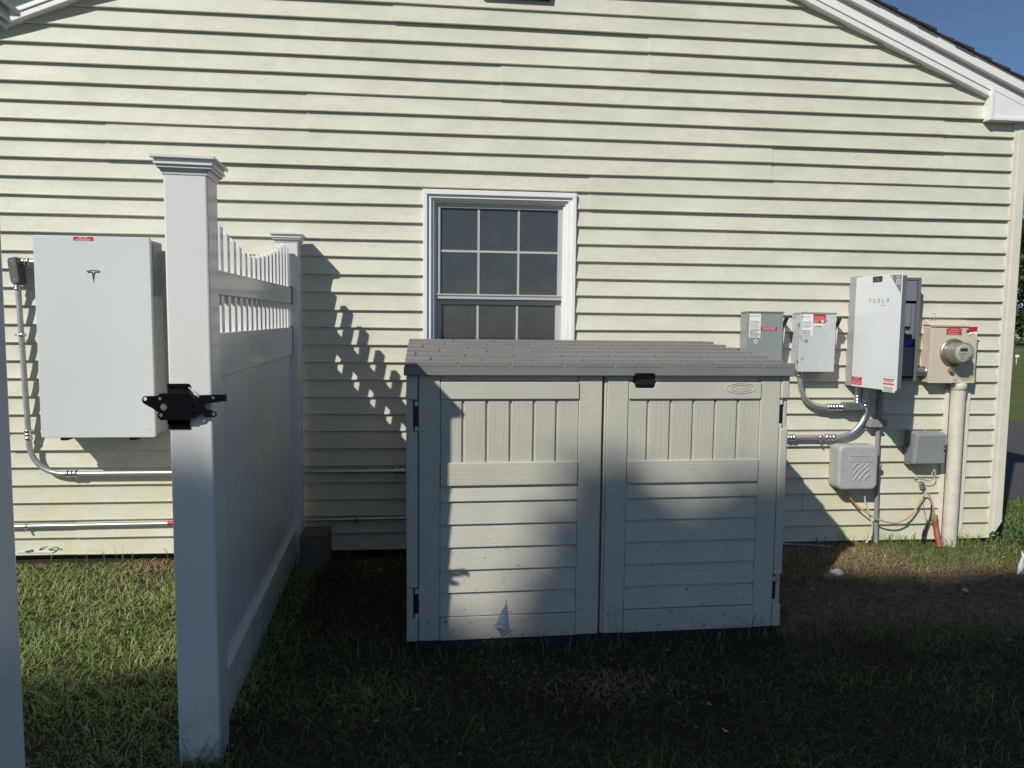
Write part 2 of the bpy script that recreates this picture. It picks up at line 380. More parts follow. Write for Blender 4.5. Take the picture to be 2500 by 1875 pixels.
# ------------------------------------------------------------------ house
XC, XL, XR, SL = .325, -3.19, 3.755, .4167        # ridge, left end, right end of the siding, roof pitch
LOW = 4.468                                    # underside of the rake trim where x = 0 (right slope)
def rake(x): return (LOW - SL*x) if x >= XC else (LOW - SL*(2*XC - x))
house = thing('house', 'cream vinyl sided gable end of a house with white rake trim', 'house', (0, 0, .03))
EX = .108; Z0 = .06
SEAMS = [(968, 35, 1), (1590, 120, 2), (1230, 200, 2), (758, 272, 2), (270, 345, 2), (2294, 340, 2), (1876, 400, 2), (1445, 475, 2),
         (1965, 1205, 2), (2160, 985, 1), (200, 1310, 2), (870, 1010, 0), (40, 1075, 1), (640, 1120, 0)]
seam_at = {}
for px, py, nn in SEAMS:
    if not nn: continue
    q = at((px, py), .0); k = int((q.z-Z0)/EX)
    ks = [k] if nn == 1 else ([k, k+1] if (q.z-Z0)/EX - k > .5 else [k-1, k])
    for kk in ks: seam_at.setdefault(kk, []).append(q.x)
WX0, WX1, WZ0, WZ1 = -.115, .805, .85, 2.30       # window opening
RX0, RX1 = 3.381, 3.524                            # opening where the service riser runs up the wall
sd = M(); BUT = .0215
nck = int((4.5-Z0)/EX)+1
for k in range(nck):
    z0 = Z0+k*EX; z1 = z0+EX
    xl = XL; xr = XR
    if z0 > rake(XR)-.02: xr = (LOW+.10 - z0)/SL
    if z0 > rake(XL)-.02: xl = 2*XC-(LOW+.10 - z0)/SL
    if xr <= xl: break
    cuts = []
    if z1 > WZ0 and z0 < WZ1: cuts.append((WX0, WX1))
    if z0 < 1.10: cuts.append((RX0, RX1))
    segs = []; a = xl
    for c0, c1 in cuts: segs.append((a, c0)); a = c1
    segs.append((a, xr))
    for s0, s1 in segs:
        br = sorted(x for x in seam_at.get(k, []) if s0+.1 < x < s1-.1); e = [s0]+br+[s1]
        for i in range(len(e)-1):
            off = 0 if i % 2 == 0 else -.0045
            xa = e[i] - (.02 if off else 0); xb = e[i+1] + (.0 if not off else (.02 if i+2 < len(e) else 0))
            n = max(1, int((xb-xa)/.6)); X = [xa+(xb-xa)*j/n for j in range(n+1)]
            # gentle sag of each run
            dz = lambda x: .0014*math.sin(x*1.7+k*1.3)+.0008*math.sin(x*5.1+k*2.9)
            prof = [(-.006, -.004), (-BUT+.002, -.004), (-BUT, 0), (-BUT+.0030, .010), (-.0138, .032), (-.0090, .056), (-.0048, .082), (-.0022, EX+.006), (.004, EX+.006)]
            np_ = len(prof); vs = [(x, y+off, z0+z+dz(x)) for x in X for y, z in prof]
            fs = [(j*np_+q, (j+1)*np_+q, (j+1)*np_+q+1, j*np_+q+1) for j in range(n) for q in range(np_-1)]
            b = len(vs)
            sd.add(vs, fs)
            if off: sd.add([(xa, y+off, z0+z+dz(xa)) for y, z in prof], [tuple(range(np_))]); sd.add([(xb, y+off, z0+z+dz(xb)) for y, z in prof], [tuple(range(np_-1, -1, -1))])
wall = sd.build('siding', MAT['siding'], house)
# body of the house behind the siding (throws the shadow on the drive)
bd = M(); HT = 2.95
outer = [(XL, Z0), (XR+.07, Z0), (XR+.07, HT+.1), (XC, 4.42), (XL, HT+.1)]
bd.poly(outer, .012, .10, 'y', holes=[[(WX0, WZ0), (WX1, WZ0), (WX1, WZ1), (WX0, WZ1)]])
bd.box(XR+.0, XR+.07, .10, 8, Z0, HT); bd.box(XL, XL+.07, .10, 8, Z0, HT); bd.box(XL+.07, XR, 7.9, 8, Z0, HT)
bd.build('wall', MAT['cream_trim'], house)
M().box(XL+.02, XR+.02, .035, 7.9, -.1, Z0+.02).build('foundation', MAT['foundation'], house)
# rake boards: lower lip, wide board, projecting fascia, both slopes
def slope_board(mm, o0, o1, y0, y1, xr_end, xl_end):
    for sgn, xe in ((1, xr_end), (-1, xl_end)):
        f = (lambda x: LOW - SL*x) if sgn > 0 else (lambda x: LOW - SL*(2*XC-x))
        p = []
        for y in (y0, y1): p += [(XC, y, f(XC)+o0), (xe, y, f(xe)+o0), (xe, y, f(xe)+o1), (XC, y, f(XC)+o1)]
        mm.add(p, [(0, 1, 2, 3), (7, 6, 5, 4), (0, 4, 5, 1), (1, 5, 6, 2), (2, 6, 7, 3), (3, 7, 4, 0)] if sgn > 0 else [(3, 2, 1, 0), (4, 5, 6, 7), (1, 5, 4, 0), (2, 6, 5, 1), (3, 7, 6, 2), (0, 4, 7, 3)])
XE = XR+.45; XEL = 2*XC-XE
rk = M(); XLP = 3.540; slope_board(rk, 0, .036, -.062, .0, XLP, 2*XC-XLP); slope_board(rk, .036, .050, -.069, .0, XLP, 2*XC-XLP); slope_board(rk, .050, .140, -.062, .0, XE, XEL)
rk.build('rake_board', MAT['white_trim'], house, bevel=.003)
fa = M(); slope_board(fa, .116, .170, -.098, -.0625, XE, XEL); slope_board(fa, .170, .178, -.103, -.03, XE, XEL)
fa.build('fascia', MAT['white_trim'], house, bevel=.002)
rf = M()
def rfz(sgn, x): return (LOW+.178 - SL*x) if sgn > 0 else (LOW+.178 - SL*(2*XC-x))
for sgn, xe in ((1, XE+.06), (-1, XEL-.06)):
    n = 30
    for i in range(n):
        xa = XC+(xe-XC)*i/n; xb = XC+(xe-XC)*(i+1)/n
        ov = -.115 - random.random()*.014
        za, zb = rfz(sgn, xa), rfz(sgn, xb); t = .012
        rf.hexa([(xa, ov, za), (xb, ov, zb), (xb, 8.1, zb), (xa, 8.1, za), (xa, ov, za+.006), (xb, ov, zb+.006+t), (xb, 8.1, zb+.006+t), (xa, 8.1, za+.006)])
rf.build('roof', MAT['shingle'], house)
# eave return at the right, corner board
q0 = at(z8(1735, 730), .06); q1 = at(z8(1720, 955), .06)
rx = 3.540
er = M(); er.poly([(rx, 2.862), (4.12, 2.862), (4.12, rake(4.12)+.09), (rx, rake(rx)+.09)], -.0585, .0)
er.build('eave_return', MAT['white_trim'], house, bevel=.002)
et = M(); et.box(3.521, 3.543, -.076, .0, 2.85, 3.048); et.box(3.543, 4.12, -.071, .0, 2.85, 2.870)
et.build('return_trim', MAT['white_trim'], house, bevel=.002, split=True)
cb = M(); cb.poly([(3.742, .10), (3.752, .085), (3.775, .105), (3.775, 2.86), (3.745, 2.86)], -.022, .01)
cb.poly([(3.775, .105), (3.79, .10), (3.838, .175), (3.838, 2.86), (3.775, 2.86)], -.027, .01)
cb.box(3.832, 3.838, -.027, .14, .18, 2.86)
cb.build('corner_board', MAT['cream_trim'], house, bevel=.0015)
# trim channels either side of the riser, and the sheathing between
ch = M(); 
ch.box(RX0-.018, RX0+.012, -.028, .01, .07, 1.09); ch.box(RX0+.012, RX0+.018, -.018, .01, .07, 1.09)
ch.box(RX1-.016, RX1+.020, -.028, .01, .07, 1.09); ch.box(RX1-.022, RX1-.016, -.018, .01, .07, 1.09)
ch.build('channel_trim', MAT['cream_trim'], house, bevel=.0015, split=True)
# torn vinyl at the bottom left
tv = M(); pp = [(38, 1351), (60, 1347), (82, 1343), (100, 1341), (128, 1342), (133, 1347), (126, 1351)]
P2 = [at(p, .03) for p in pp]; tv.poly([(q.x, q.z+.002) for q in P2], -.0245, -.0215)
tv.build('torn_vinyl', MAT['white_ink'], house)
tw = M()
for a, b, c in (((95, 1343), (103, 1337), (117, 1335)), ((117, 1342), (127, 1340), (134, 1335)), ((60, 1347), (72, 1344), (80, 1342)), ((134, 1335), (138, 1337), (143, 1337))):
    tw.tube(smooth_path([at(a, .026), at(b, .034), at(c, .028)], 4), [.001]+[.0035]*7+[.001], 6)
tw.build('tear_edge', MAT['grey_ink'], house, split=True)

# window
wd = M(); y0 = -.032
ox0, ox1, oz1, oz0 = -.133, .823, 2.313, .80
wd.box(ox0, ox0+.026, y0, .012, oz0, oz1-.03); wd.box(ox1-.026, ox1, y0, .012, oz0, oz1-.03)
wd.hexa([(ox0, y0, oz1-.03), (ox1, y0, oz1-.03), (ox1, .012, oz1-.03), (ox0, .012, oz1-.03), (ox0, y0, oz1), (ox1, y0, oz1), (ox1, .012, oz1), (ox0, .012, oz1)])
wd.box(ox0, ox1, y0-.01, .012, oz0-.03, oz0)
win = wd.build('window', MAT['white_trim'], house, bevel=.003)
fr = M()
for i, (ins, ya, yb) in enumerate(((.026, -.018, .06), (.050, -.002, .06), (.066, .014, .06))):
    nx = (.026, .050, .066, .078)[i+1]
    a0, a1, c1, c0 = ox0+ins, ox1-ins, oz1-.03-(ins-.026)*.8, oz0+.01
    t = nx-ins
    fr.box(a0, a0+t, ya, yb, c0, c1-t*.8); fr.box(a1-t, a1, ya, yb, c0, c1-t*.8); fr.box(a0, a1, ya, yb, c1-t*.8, c1)
fr.build('frame', MAT['white_trim'], win, bevel=.0015)
sx0, sx1, st, sm, sb = ox0+.078, ox1-.078, 2.243, 1.665, .85
us = M()  # upper sash, outer track
us.box(sx0, sx0+.028, .03, .055, sm, st); us.box(sx1-.028, sx1, .03, .055, sm, st); us.box(sx0+.028, sx1-.028, .03, .055, st-.03, st)
us.box(sx0, sx1, .026, .055, sm-.018, sm+.004); us.box(sx0, sx1, .020, .05, sm+.004, sm+.014)
us.build('upper_sash', MAT['sash'], win, bevel=.0015)
ls = M()
ls.box(sx0, sx0+.034, .058, .08, sb, sm-.018); ls.box(sx1-.034, sx1, .058, .08, sb, sm-.018); ls.box(sx0+.034, sx1-.034, .058, .08, sb, sb+.05); ls.box(sx0+.034, sx1-.034, .058, .08, sm-.05, sm-.02)
ls.build('lower_sash', MAT['sash'], win, bevel=.0015)
gr = M()
for xx in (665, 1050):
    q = at(zW(xx, 700), -.042); gr.box(q.x-.007, q.x+.007, .0405, .0435, sm+.014, st-.03)
q = at(zW(860, 732), -.042); gr.box(sx0+.028, sx1-.028, .0395, .0425, q.z-.007, q.z+.007)
for xx in (655, 1035):
    q = at(zW(xx, 1400), -.067); gr.box(q.x-.007, q.x+.007, .0655, .0685, sb+.05, sm-.05)
gr.build('grille', MAT['sash'], win)
def glass_mat():
    m, n, l, b = nt('window_glass'); co = n.new('ShaderNodeTexCoord').outputs['Object']
    f = noise(n, l, co, 9, 4, .6); c = ramp(n, l, f, [(.3, (.045, .05, .052)), (.7, (.06, .065, .066))])
    fine = n.new('ShaderNodeTexWave'); fine.inputs['Scale'].default_value = 90; fine.inputs['Distortion'].default_value = .6; l.new(co, fine.inputs['Vector'])
    c = mix(n, l, .1, c, fine.outputs['Color'], 'OVERLAY')
    l.new(c, b.inputs['Base Color']); b.inputs['Roughness'].default_value = .04; b.inputs['Specular IOR Level'].default_value = .6
    bump(n, l, b, noise(n, l, co, 3, 2, .5), .15, .01)
    return m
gm = glass_mat()
M().box(sx0+.02, sx1-.02, .0445, .047, sm, st-.02).build('pane', gm, win)
M().box(sx0+.02, sx1-.02, .0695, .072, sb+.02, sm-.02).build('pane', gm, win)
# corner of the gable louvre that just enters at the top of the photograph
qv = at((1345, -6), .05)
gv = M(); gv.box(qv.x-.42, qv.x, -.045, .01, qv.z-.005, qv.z+.62)
for i in range(9): gv.hexa([(qv.x-.38, -.05, qv.z+.05+i*.06), (qv.x-.04, -.05, qv.z+.05+i*.06), (qv.x-.04, -.02, qv.z+.09+i*.06), (qv.x-.38, -.02, qv.z+.09+i*.06), (qv.x-.38, -.05, qv.z+.056+i*.06), (qv.x-.04, -.05, qv.z+.056+i*.06), (qv.x-.04, -.02, qv.z+.096+i*.06), (qv.x-.38, -.02, qv.z+.096+i*.06)])
gv.build('gable_vent', mat('slate_vinyl', (.045, .055, .085), .5), house, bevel=.003)

# ------------------------------------------------------------------ fence
FR = Frame((-.797, -2.136, .03), R(3.55))
PW = .064                                          # half width of a post
def cap_mesh(y, h):
    m_ = M()
    def ring(hw, z): return [(-hw, y-hw, z), (hw, y-hw, z), (hw, y+hw, z), (-hw, y+hw, z)]
    prof = [(PW+.002, h-.004), (PW+.003, h+.002), (PW+.007, h+.009), (PW+.013, h+.014), (PW+.015, h+.014), (PW+.015, h+.022), (PW+.021, h+.023), (PW+.021, h+.030), (PW+.018, h+.031), (PW+.018, h+.040), (PW+.029, h+.041), (PW+.029, h+.050), (.0, h+.061)]
    vs = []; fs = []
    for hw, z in prof: vs += ring(hw, z)
    for i in range(len(prof)-1):
        for k in range(4): fs.append((i*4+k, i*4+(k+1) % 4, (i+1)*4+(k+1) % 4, (i+1)*4+k))
    fs.append((3, 2, 1, 0)); m_.add(vs, fs); return m_
def post(parent, y, h, name='post'):
    p = M().box(-PW, PW, y-PW, y+PW, -.15, h).build(name, MAT['vinyl_fence'], parent, False, bevel=.006)
    cap_mesh(y, h).build('cap', MAT['vinyl_fence'], p, False, bevel=.0015)
    return p
fence = thing('fence_section', 'white vinyl privacy fence panel with scalloped pickets and a post holding a black latch', 'fence', FR.o, FR.rz)
LB = FR.pt(z4(1250, 790), 'x', PW); YB = 2.0     # distance to the rear post
HP = 1.905
post(fence, 0, HP); post(fence, YB, HP+.02)
def fz(p, x=.025): q = FR.pt(p, 'x', x); return q.y, q.z
r1t = [fz(z4(620, 1025)), fz(z4(1180, 1160))]; r1b = [fz(z4(620, 1228)), fz(z4(1185, 1295))]
r2t = [fz(z4(625, 1535)), fz(z4(1185, 1490))]; r2b = [fz(zA(1490, 1165)), fz(zA(1955, 1015))]
r3t = [fz((553.8, 1627.6)), fz((709.4, 1311))]; r3b = [(.2, .015), (1.5, .02)]
print('rails', r1t, r1b, r2t, r2b, r3t, r3b)
def lin(a, y): return a[0][1] + (a[1][1]-a[0][1])*(y-a[0][0])/(a[1][0]-a[0][0])
ya, yb = PW-.004, YB-PW+.004
def rail(name, top, bot, hx=.025):
    m_ = M(); z = lambda l, y: lin(l, y)
    m_.hexa([(-hx, ya, z(bot, ya)), (hx, ya, z(bot, ya)), (hx, yb, z(bot, yb)), (-hx, yb, z(bot, yb)), (-hx, ya, z(top, ya)), (hx, ya, z(top, ya)), (hx, yb, z(top, yb)), (-hx, yb, z(top, yb))])
    return m_.build(name, MAT['vinyl_fence'], fence, False, bevel=.004)
rail('top_rail', r1t, r1b); rail('middle_rail', r2t, r2b, .027); rail('bottom_rail', r3t, r3b, .033)
gp = M().box(-.03, .0295, yb-.006, yb+.001, lin(r1b, yb)-.002, lin(r1t, yb)+.004)
gp.box(-.03, .0295, yb-.006, yb+.001, lin(r2b, yb)-.002, lin(r2t, yb)+.004)
gp.build('rail_gap', MAT['black_plastic'], fence, False, split=True)
# pickets: the tips follow a sagging curve
tips = [fz(z4(*p), .011) for p in ((612, 628), (665, 690), (720, 752), (768, 800), (812, 850), (852, 882), (892, 906), (930, 900), (965, 893), (1000, 887), (1032, 876), (1065, 862), (1098, 843), (1138, 800))]
def tip_z(y):
    if y <= tips[0][0]: return tips[0][1] + (tips[0][0]-y)*(tips[0][1]-tips[1][1])/(tips[1][0]-tips[0][0])
    for (y0_, z0_), (y1_, z1_) in zip(tips, tips[1:]):
        if y <= y1_: return z0_ + (z1_-z0_)*(y-y0_)/(y1_-y0_)
    return tips[-1][1]
print('tips', tips)
NP = 18; pitch = (yb-ya)/NP
for i in range(NP):
    y = ya + (i+.5)*pitch; hw = .0215; tx = .0145; zt = tip_z(y); zb = lin(r1t, y)-.006
    m_ = M(); b = [(-tx, y-hw, zb), (tx, y-hw, zb), (tx, y+hw, zb), (-tx, y+hw, zb), (-tx, y-hw, zt-.017), (tx, y-hw, zt-.017), (tx, y+hw, zt-.017), (-tx, y+hw, zt-.017), (0, y, zt)]
    m_.add(b, [(0, 3, 2, 1), (0, 1, 5, 4), (1, 2, 6, 5), (2, 3, 7, 6), (3, 0, 4, 7), (4, 5, 8), (5, 6, 8), (6, 7, 8), (7, 4, 8)])
    m_.build('picket', MAT['vinyl_fence'], fence, False)
    m_ = M().box(-tx, tx, y-hw, y+hw, lin(r2t, y)-.006, lin(r1b, y)+.006)
    m_.build('baluster', MAT['vinyl_fence'], fence, False)
bp = M(); nb = 13; bw = (yb-ya)/nb
for i in range(nb):
    y0_ = ya+i*bw; y1_ = y0_+bw-.005
    bp.box(-.011, .011, y0_, y1_, .13, lin(r2b, (y0_+y1_)/2)+.012)
    if i < nb-1: bp.box(-.006, .005, y1_, y1_+.005, .13, lin(r2b, y1_)+.01)
bp.build('board_panel', MAT['vinyl_fence'], fence, False, bevel=.0012)
# gate latch on the front face of the post
yf = -PW
def L2(p, off): q = FR.pt(zL(*p), 'y', yf-off); return (q.x, q.z)
def lpoly(pts, off): return [L2(p, off) for p in pts]
lm = M()
for a, b, z0_, z1_ in ((690, 1180, 325, 440), (716, 1186, 1200, 1308)):
    lm.poly(lpoly([(a, z1_), (b, z1_), (b, z0_+25), (b-30, z0_), (a, z0_)], .004), yf, yf-.004)
for z0_, z1_, s0, s1 in ((440, 560, .004, .018), (1200, 1085, .004, .018)):
    a, b = (700, 1180); p = [L2((a, z0_), s0), L2((b, z0_), s0), L2((b, z1_), s1), L2((a, z1_), s1)]
    ys_ = [yf-s0, yf-s0, yf-s1, yf-s1]
    lm.quad(*[(q[0], y, q[1]) for q, y in zip(p, ys_)]); lm.quad(*[(q[0], y+.003, q[1]) for q, y in zip(p, ys_)][::-1])
    lm.quad(*[(q[0], y, q[1]) for q, y in ((p[1], ys_[1]), (p[1], ys_[1]+.003), (p[2], ys_[2]+.003), (p[2], ys_[2]))])
main = [(150, 660), (160, 622), (190, 597), (480, 585), (540, 537), (690, 530), (1180, 540), (1200, 575), (1400, 572), (1925, 555), (1968, 556), (1968, 695), (1930, 708), (1530, 755), (1487, 785), (1482, 820), (1540, 880), (1700, 920), (1752, 955), (1765, 985), (1750, 1025), (1715, 1050), (1500, 1045), (1475, 990), (1390, 990), (1330, 1055), (1180, 1085), (1180, 1110), (550, 1110), (485, 1050), (485, 965), (520, 938), (480, 935), (390, 868), (175, 745), (152, 700)]
holes = [circ((215, 655), 42, 14), circ((533, 648), 36, 14), circ((615, 832), 74, 18), circ((555, 1003), 40, 14), circ((1275, 637), 34, 14), circ((1680, 630), 36, 14), circ((1292, 993), 34, 14), circ((1693, 982), 40, 14)]
lm.poly(lpoly(main, .021), yf-.018, yf-.023, holes=[lpoly(h, .021) for h in holes])
lm.box(L2((860, 0), .02)[0], L2((1330, 0), .02)[0], yf-.018, yf-.004, L2((0, 1010), .02)[1], L2((0, 660), .02)[1])
e = L2((1925, 630), .021)[0]; lm.box(e, e+.007, yf-.034, yf-.018, L2((0, 700), .02)[1], L2((0, 556), .02)[1])
latch = lm.build('gate_latch', MAT['black_metal'], fence, False, bevel=.0008); latch['label'] = 'black gate latch plate with round holes'
for p in ((775, 385), (1065, 390), (800, 1250), (1080, 1240)):
    q = L2(p, .006); M()._lathe((q[0], yf-.004, q[1]), [(.0048, 0), (.0048, .004), (.003, .005)], (0, -1, 0), 8).build('bolt', MAT['black_metal'], latch, False)
q = L2((1210, 815), .024); M()._lathe((q[0], yf-.023, q[1]), [(.0055, 0), (.0055, .002), (.0035, .003)], (0, -1, 0), 16).build('pivot', MAT['black_metal'], latch, False)
sp_ = M()
for dx, dz in ((0, 0), (-20, 25)):
    a = L2((1145+dx*.2, 405+dz*.2), .018); b = L2((1385+dx, 600+dz), .025); sp_.tube([(a[0], yf-.012, a[1]), (b[0], yf-.025, b[1])], .0009, 6)
sp_.build('spring', MAT['steel'], latch, False)

GP = Frame((-.797+.011, -3.315, .03), R(3.55))
gpo = thing('gate_post', 'shaded white vinyl gate post at the left edge of the photo', 'post', GP.o, GP.rz)
post(gpo, 0, HP+.005, 'shaft')

# ------------------------------------------------------------------ battery unit
bx0, bx1, bz0, bz1, by = -2.288, -1.663, .816, 1.958, -.25
bat = thing('battery_unit', 'tall white wall battery with a dark emblem and a red sticker', 'battery', ((bx0+bx1)/2, -.06, bz0))
body = M().box(bx0+.012, bx1-.006, -.226, -.055, bz0+.012, bz1-.012)
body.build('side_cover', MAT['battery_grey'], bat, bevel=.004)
fp = M().poly(rrect(bx0, bx1, bz0, bz1, .012), by, -.226).build('front_panel', MAT['battery_white'], bat, bevel=.003)
M().box(bx0+.06, bx1-.05, -.055, -.002, bz0+.08, bz1-.06).build('wall_bracket', MAT['battery_dark'], bat)
vp = M().box(bx1-.006, bx1-.003, -.20, -.075, 1.63, 1.93).build('vent_panel', MAT['battery_dark'], bat, bevel=.001)
sc = M()
for p in ((1845, 278), (1885, 245), (1845, 335), (1840, 425), (1885, 395), (1888, 440)):
    r_ = ray(*zP(*p)); t = (bx1-.003-CAM.x)/r_.x; q = CAM+r_*t
    sc._lathe((bx1-.003, q.y, q.z), [(.006, 0), (.005, .003)], (1, 0, 0), 8)
sc.build('screw', MAT['steel'], vp, split=True)
M().box(bx1-.006, bx1-.0045, -.185, -.12, 1.43, 1.58).build('access_cover', MAT['battery_grey'], bat, bevel=.0008)
for px in (460, 920):
    q = at(zA(px, 1583), .18); M().box(q.x-.02, q.x+.02, -.225, -.15, bz0-.02, bz0+.014).build('foot', MAT['black_plastic'], bat, bevel=.003)
yE = by-.0012
def PP(p): q = at(zP(*p), .252); return (q.x, q.z)
em = M()
top = [(1030, 497), (1045, 491), (1080, 484), (1112, 482), (1145, 484), (1180, 491), (1195, 497), (1190, 507), (1165, 499), (1140, 494), (1112, 492), (1085, 494), (1058, 499), (1035, 507)]
em.poly([PP(p) for p in top], yE, by+.001)
tt = [(1040, 508), (1062, 503), (1092, 500), (1112, 518), (1132, 500), (1163, 503), (1186, 508), (1174, 524), (1158, 517), (1140, 515), (1133, 520), (1115, 635), (1092, 520), (1085, 515), (1068, 517), (1052, 524)]
em.poly([PP(p) for p in tt], yE, by+.001)
em.build('emblem', MAT['emblem'], bat)
a = PP((870, 85)); b = PP((1112, 137))
st_ = M().poly(rrect(a[0], b[0], b[1], a[1], .004), yE, by+.001).build('sticker', MAT['red'], bat)
def loc(t_, v): return Vector(v) - t_.location
cx, cz = (a[0]+b[0])/2, (a[1]+b[1])/2
lettering('BATTERY', MAT['white_ink'], st_, loc(bat, (cx, yE-.0008, cz+.0065)), (1, 0, 0), (0, 0, 1), .046, .010)
lettering('STORAGE UNIT', MAT['white_ink'], st_, loc(bat, (cx, yE-.0008, cz-.0065)), (1, 0, 0), (0, 0, 1), .078, .010)
mk = at((367, 1049), .251); M().box(mk.x-.006, mk.x+.006, by-.0008, by+.001, mk.z-.0012, mk.z+.0012).build('mark', MAT['grey_ink'], bat)

# ------------------------------------------------------------------ conduits on the left
def coupling(mm, p, axis, r, ln=.06):
    ax = Vector(axis).normalized(); h = ln/2
    pr = [(r+.001, -h), (r+.007, -h), (r+.007, -h*.62), (r+.0025, -h*.5), (r+.0025, -h*.2), (r+.0055, -h*.12), (r+.0055, h*.12), (r+.0025, h*.2), (r+.0025, h*.5), (r+.007, h*.62), (r+.007, h), (r+.001, h)]
    mm._lathe(p, pr, ax, 14)
def strap(mm, p, axis, r):
    ax = Vector(axis).normalized(); side = Vector((0, 0, 1)) if abs(ax.z) < .5 else Vector((1, 0, 0))
    mm._lathe(p, [(r+.001, -.01), (r+.0035, -.008), (r+.0035, .008), (r+.001, .01)], ax, 14)
    e = Vector(p)+side*(-(r+.014)); d = ax*.01
    a0 = Vector(p)-side*r; mm.tube([a0, e], .006, 8)
    mm._lathe(e+Vector((0, -.006, 0)), [(.0055, 0), (.0055, .012)], (0, -1, 0), 8)
def conduit_body(t, p0, p1, wid, yc, dep, nm='conduit_body', m_=None):
    # rounded oblong junction fitting between two points in the wall plane, with a screwed lid
    m_ = m_ or MAT['cast']
    a = Vector((p0[0], p0[1])); b = Vector((p1[0], p1[1])); d = (b-a).normalized(); n = Vector((-d.y, d.x)); h = wid/2
    def outline(s):
        h_ = h*s; pts = []
        for i in range(9): th = math.pi*i/8; pts.append(tuple(a - d*(math.sin(th)*h_) + n*(math.cos(th)*h_)))
        for i in range(9): th = math.pi*i/8; pts.append(tuple(b + d*(math.sin(th)*h_) - n*(math.cos(th)*h_)))
        return pts
    bd_ = M().poly(outline(1), yc-dep/2, yc+dep/2).build(nm, m_, t, bevel=.004)
    lid_ = M().poly(outline(.86), yc-dep/2-.004, yc-dep/2+.001).build('lid', m_, bd_, bevel=.0015)
    s_ = M()
    for c in (a, b): s_._lathe((c.x, yc-dep/2-.004, c.y), [(.0045, 0), (.004, .002)], (0, -1, 0), 8)
    s_.build('screw', MAT['steel'], bd_, split=True)
DC = .055
cr = .0155
con = thing('conduit_run', 'galvanized conduit bending from beside the battery down and along the wall to the shed', 'conduit', (-2.3, 0, .6))
vt = at(zP(215, 700), DC); vb = at(zC(288, 255), DC)
el = [at(zC(*p), DC) for p in ((288, 240), (297, 370), (330, 470), (395, 555), (480, 615), (590, 645), (700, 648))]
hz = at(zC(728, 648), DC).z; hx1 = at((1010, 1150), DC).x
path = smooth_path([vt, (vt+vb)/2] + el[:-1] + [Vector((el[-1].x, -DC, hz))], 5) + [Vector((hx1, -DC, hz))]
M().tube(path, cr, 14).build('pipe', MAT['steel'], con)
cp = at(zC(287, 252), DC); m_ = M(); coupling(m_, cp, (0, 0, 1), cr); m_.build('coupling', MAT['chrome'], con)
m_ = M(); coupling(m_, (at(zC(728, 648), DC).x, -DC, hz), (1, 0, 0), cr); m_.build('coupling', MAT['chrome'], con)
m_ = M(); coupling(m_, (at(zB(1522, 275), DC).x, -DC, hz), (1, 0, 0), cr); m_.build('coupling', MAT['chrome'], con)
m_ = M(); coupling(m_, at(zP(212, 680), DC), (0, 0, 1), cr, .035); m_.build('coupling', MAT['chrome'], con)
m_ = M(); strap(m_, at(zP(268, 1258), DC), (0, 0, 1), cr); m_.build('strap', MAT['chrome'], con)
a = at(zP(150, 400), .1); b = at(zP(185, 590), .1)
conduit_body(con, (a.x, a.z+.01), (b.x, b.z-.005), .055, -.07, .07, m_=MAT['cast_dark'])
h1 = at(zP(240, 385), DC); M().tube([h1, Vector((bx0+.03, h1.y, h1.z))], cr, 14).build('pipe', MAT['steel'], con)
m_ = M(); coupling(m_, at(zP(295, 385), DC), (1, 0, 0), cr, .055); m_.build('coupling', MAT['chrome'], con)

c2 = thing('lower_conduit', 'thin galvanized conduit low on the wall with a red tape band', 'conduit', (-2.3, 0, .2))
D2 = .036; q0 = at(zC(100, 1183), D2); q1 = at(zC(1700, 1152), D2); zq = (q0.z+q1.z)/2
M().tube([(-2.75, -D2, q0.z), (q0.x, -D2, q0.z), (q1.x, -D2, q1.z), (at((1010, 1264), D2).x, -D2, at((1000, 1264), D2).z)], .0115, 12).build('pipe', MAT['steel'], c2)
q = at(zC(1735, 1149), D2); M()._lathe((q.x, -D2, q.z), [(.0128, -.02), (.0128, .025)], (1, 0, 0), 12).build('tape', MAT['red'], c2)
m_ = M(); strap(m_, at(zC(265, 1181), D2), (1, 0, 0), .0115); m_.build('strap', MAT['chrome'], c2)
m_ = M(); strap(m_, at(zB(945, 920), D2), (1, 0, 0), .0115); m_.build('strap', MAT['cast'], c2)
# block, dark cable by the rear post
bl0 = at(zB(190, 1110), .2); bl1 = at(zB(553, 1100), .2)
cbk = M(); cbk.box(bl0.x, bl1.x, -.24, -.05, .0, bl0.z)
k = cbk.build('concrete_block', MAT['concrete'], None, bevel=.012); tag(k, 'rough grey concrete block on the ground beside the rear fence post', 'block')
ck = M().tube(smooth_path([at(zB(200, 930), .10), at(zB(140, 1070), .14), at(zB(85, 1190), .2), at(zB(75, 1330), .22), at(zB(95, 1460), .22)], 5), .004, 8)
ck.tube(smooth_path([at(zB(30, 1180), .25), at(zB(62, 1165), .25), at(zB(72, 1240), .25), at(zB(80, 1470), .25)], 5), .0045, 8)
tag(ck.build('black_cable', MAT['black_plastic']), 'thin black cable dropping to the ground by the rear fence post', 'cable')

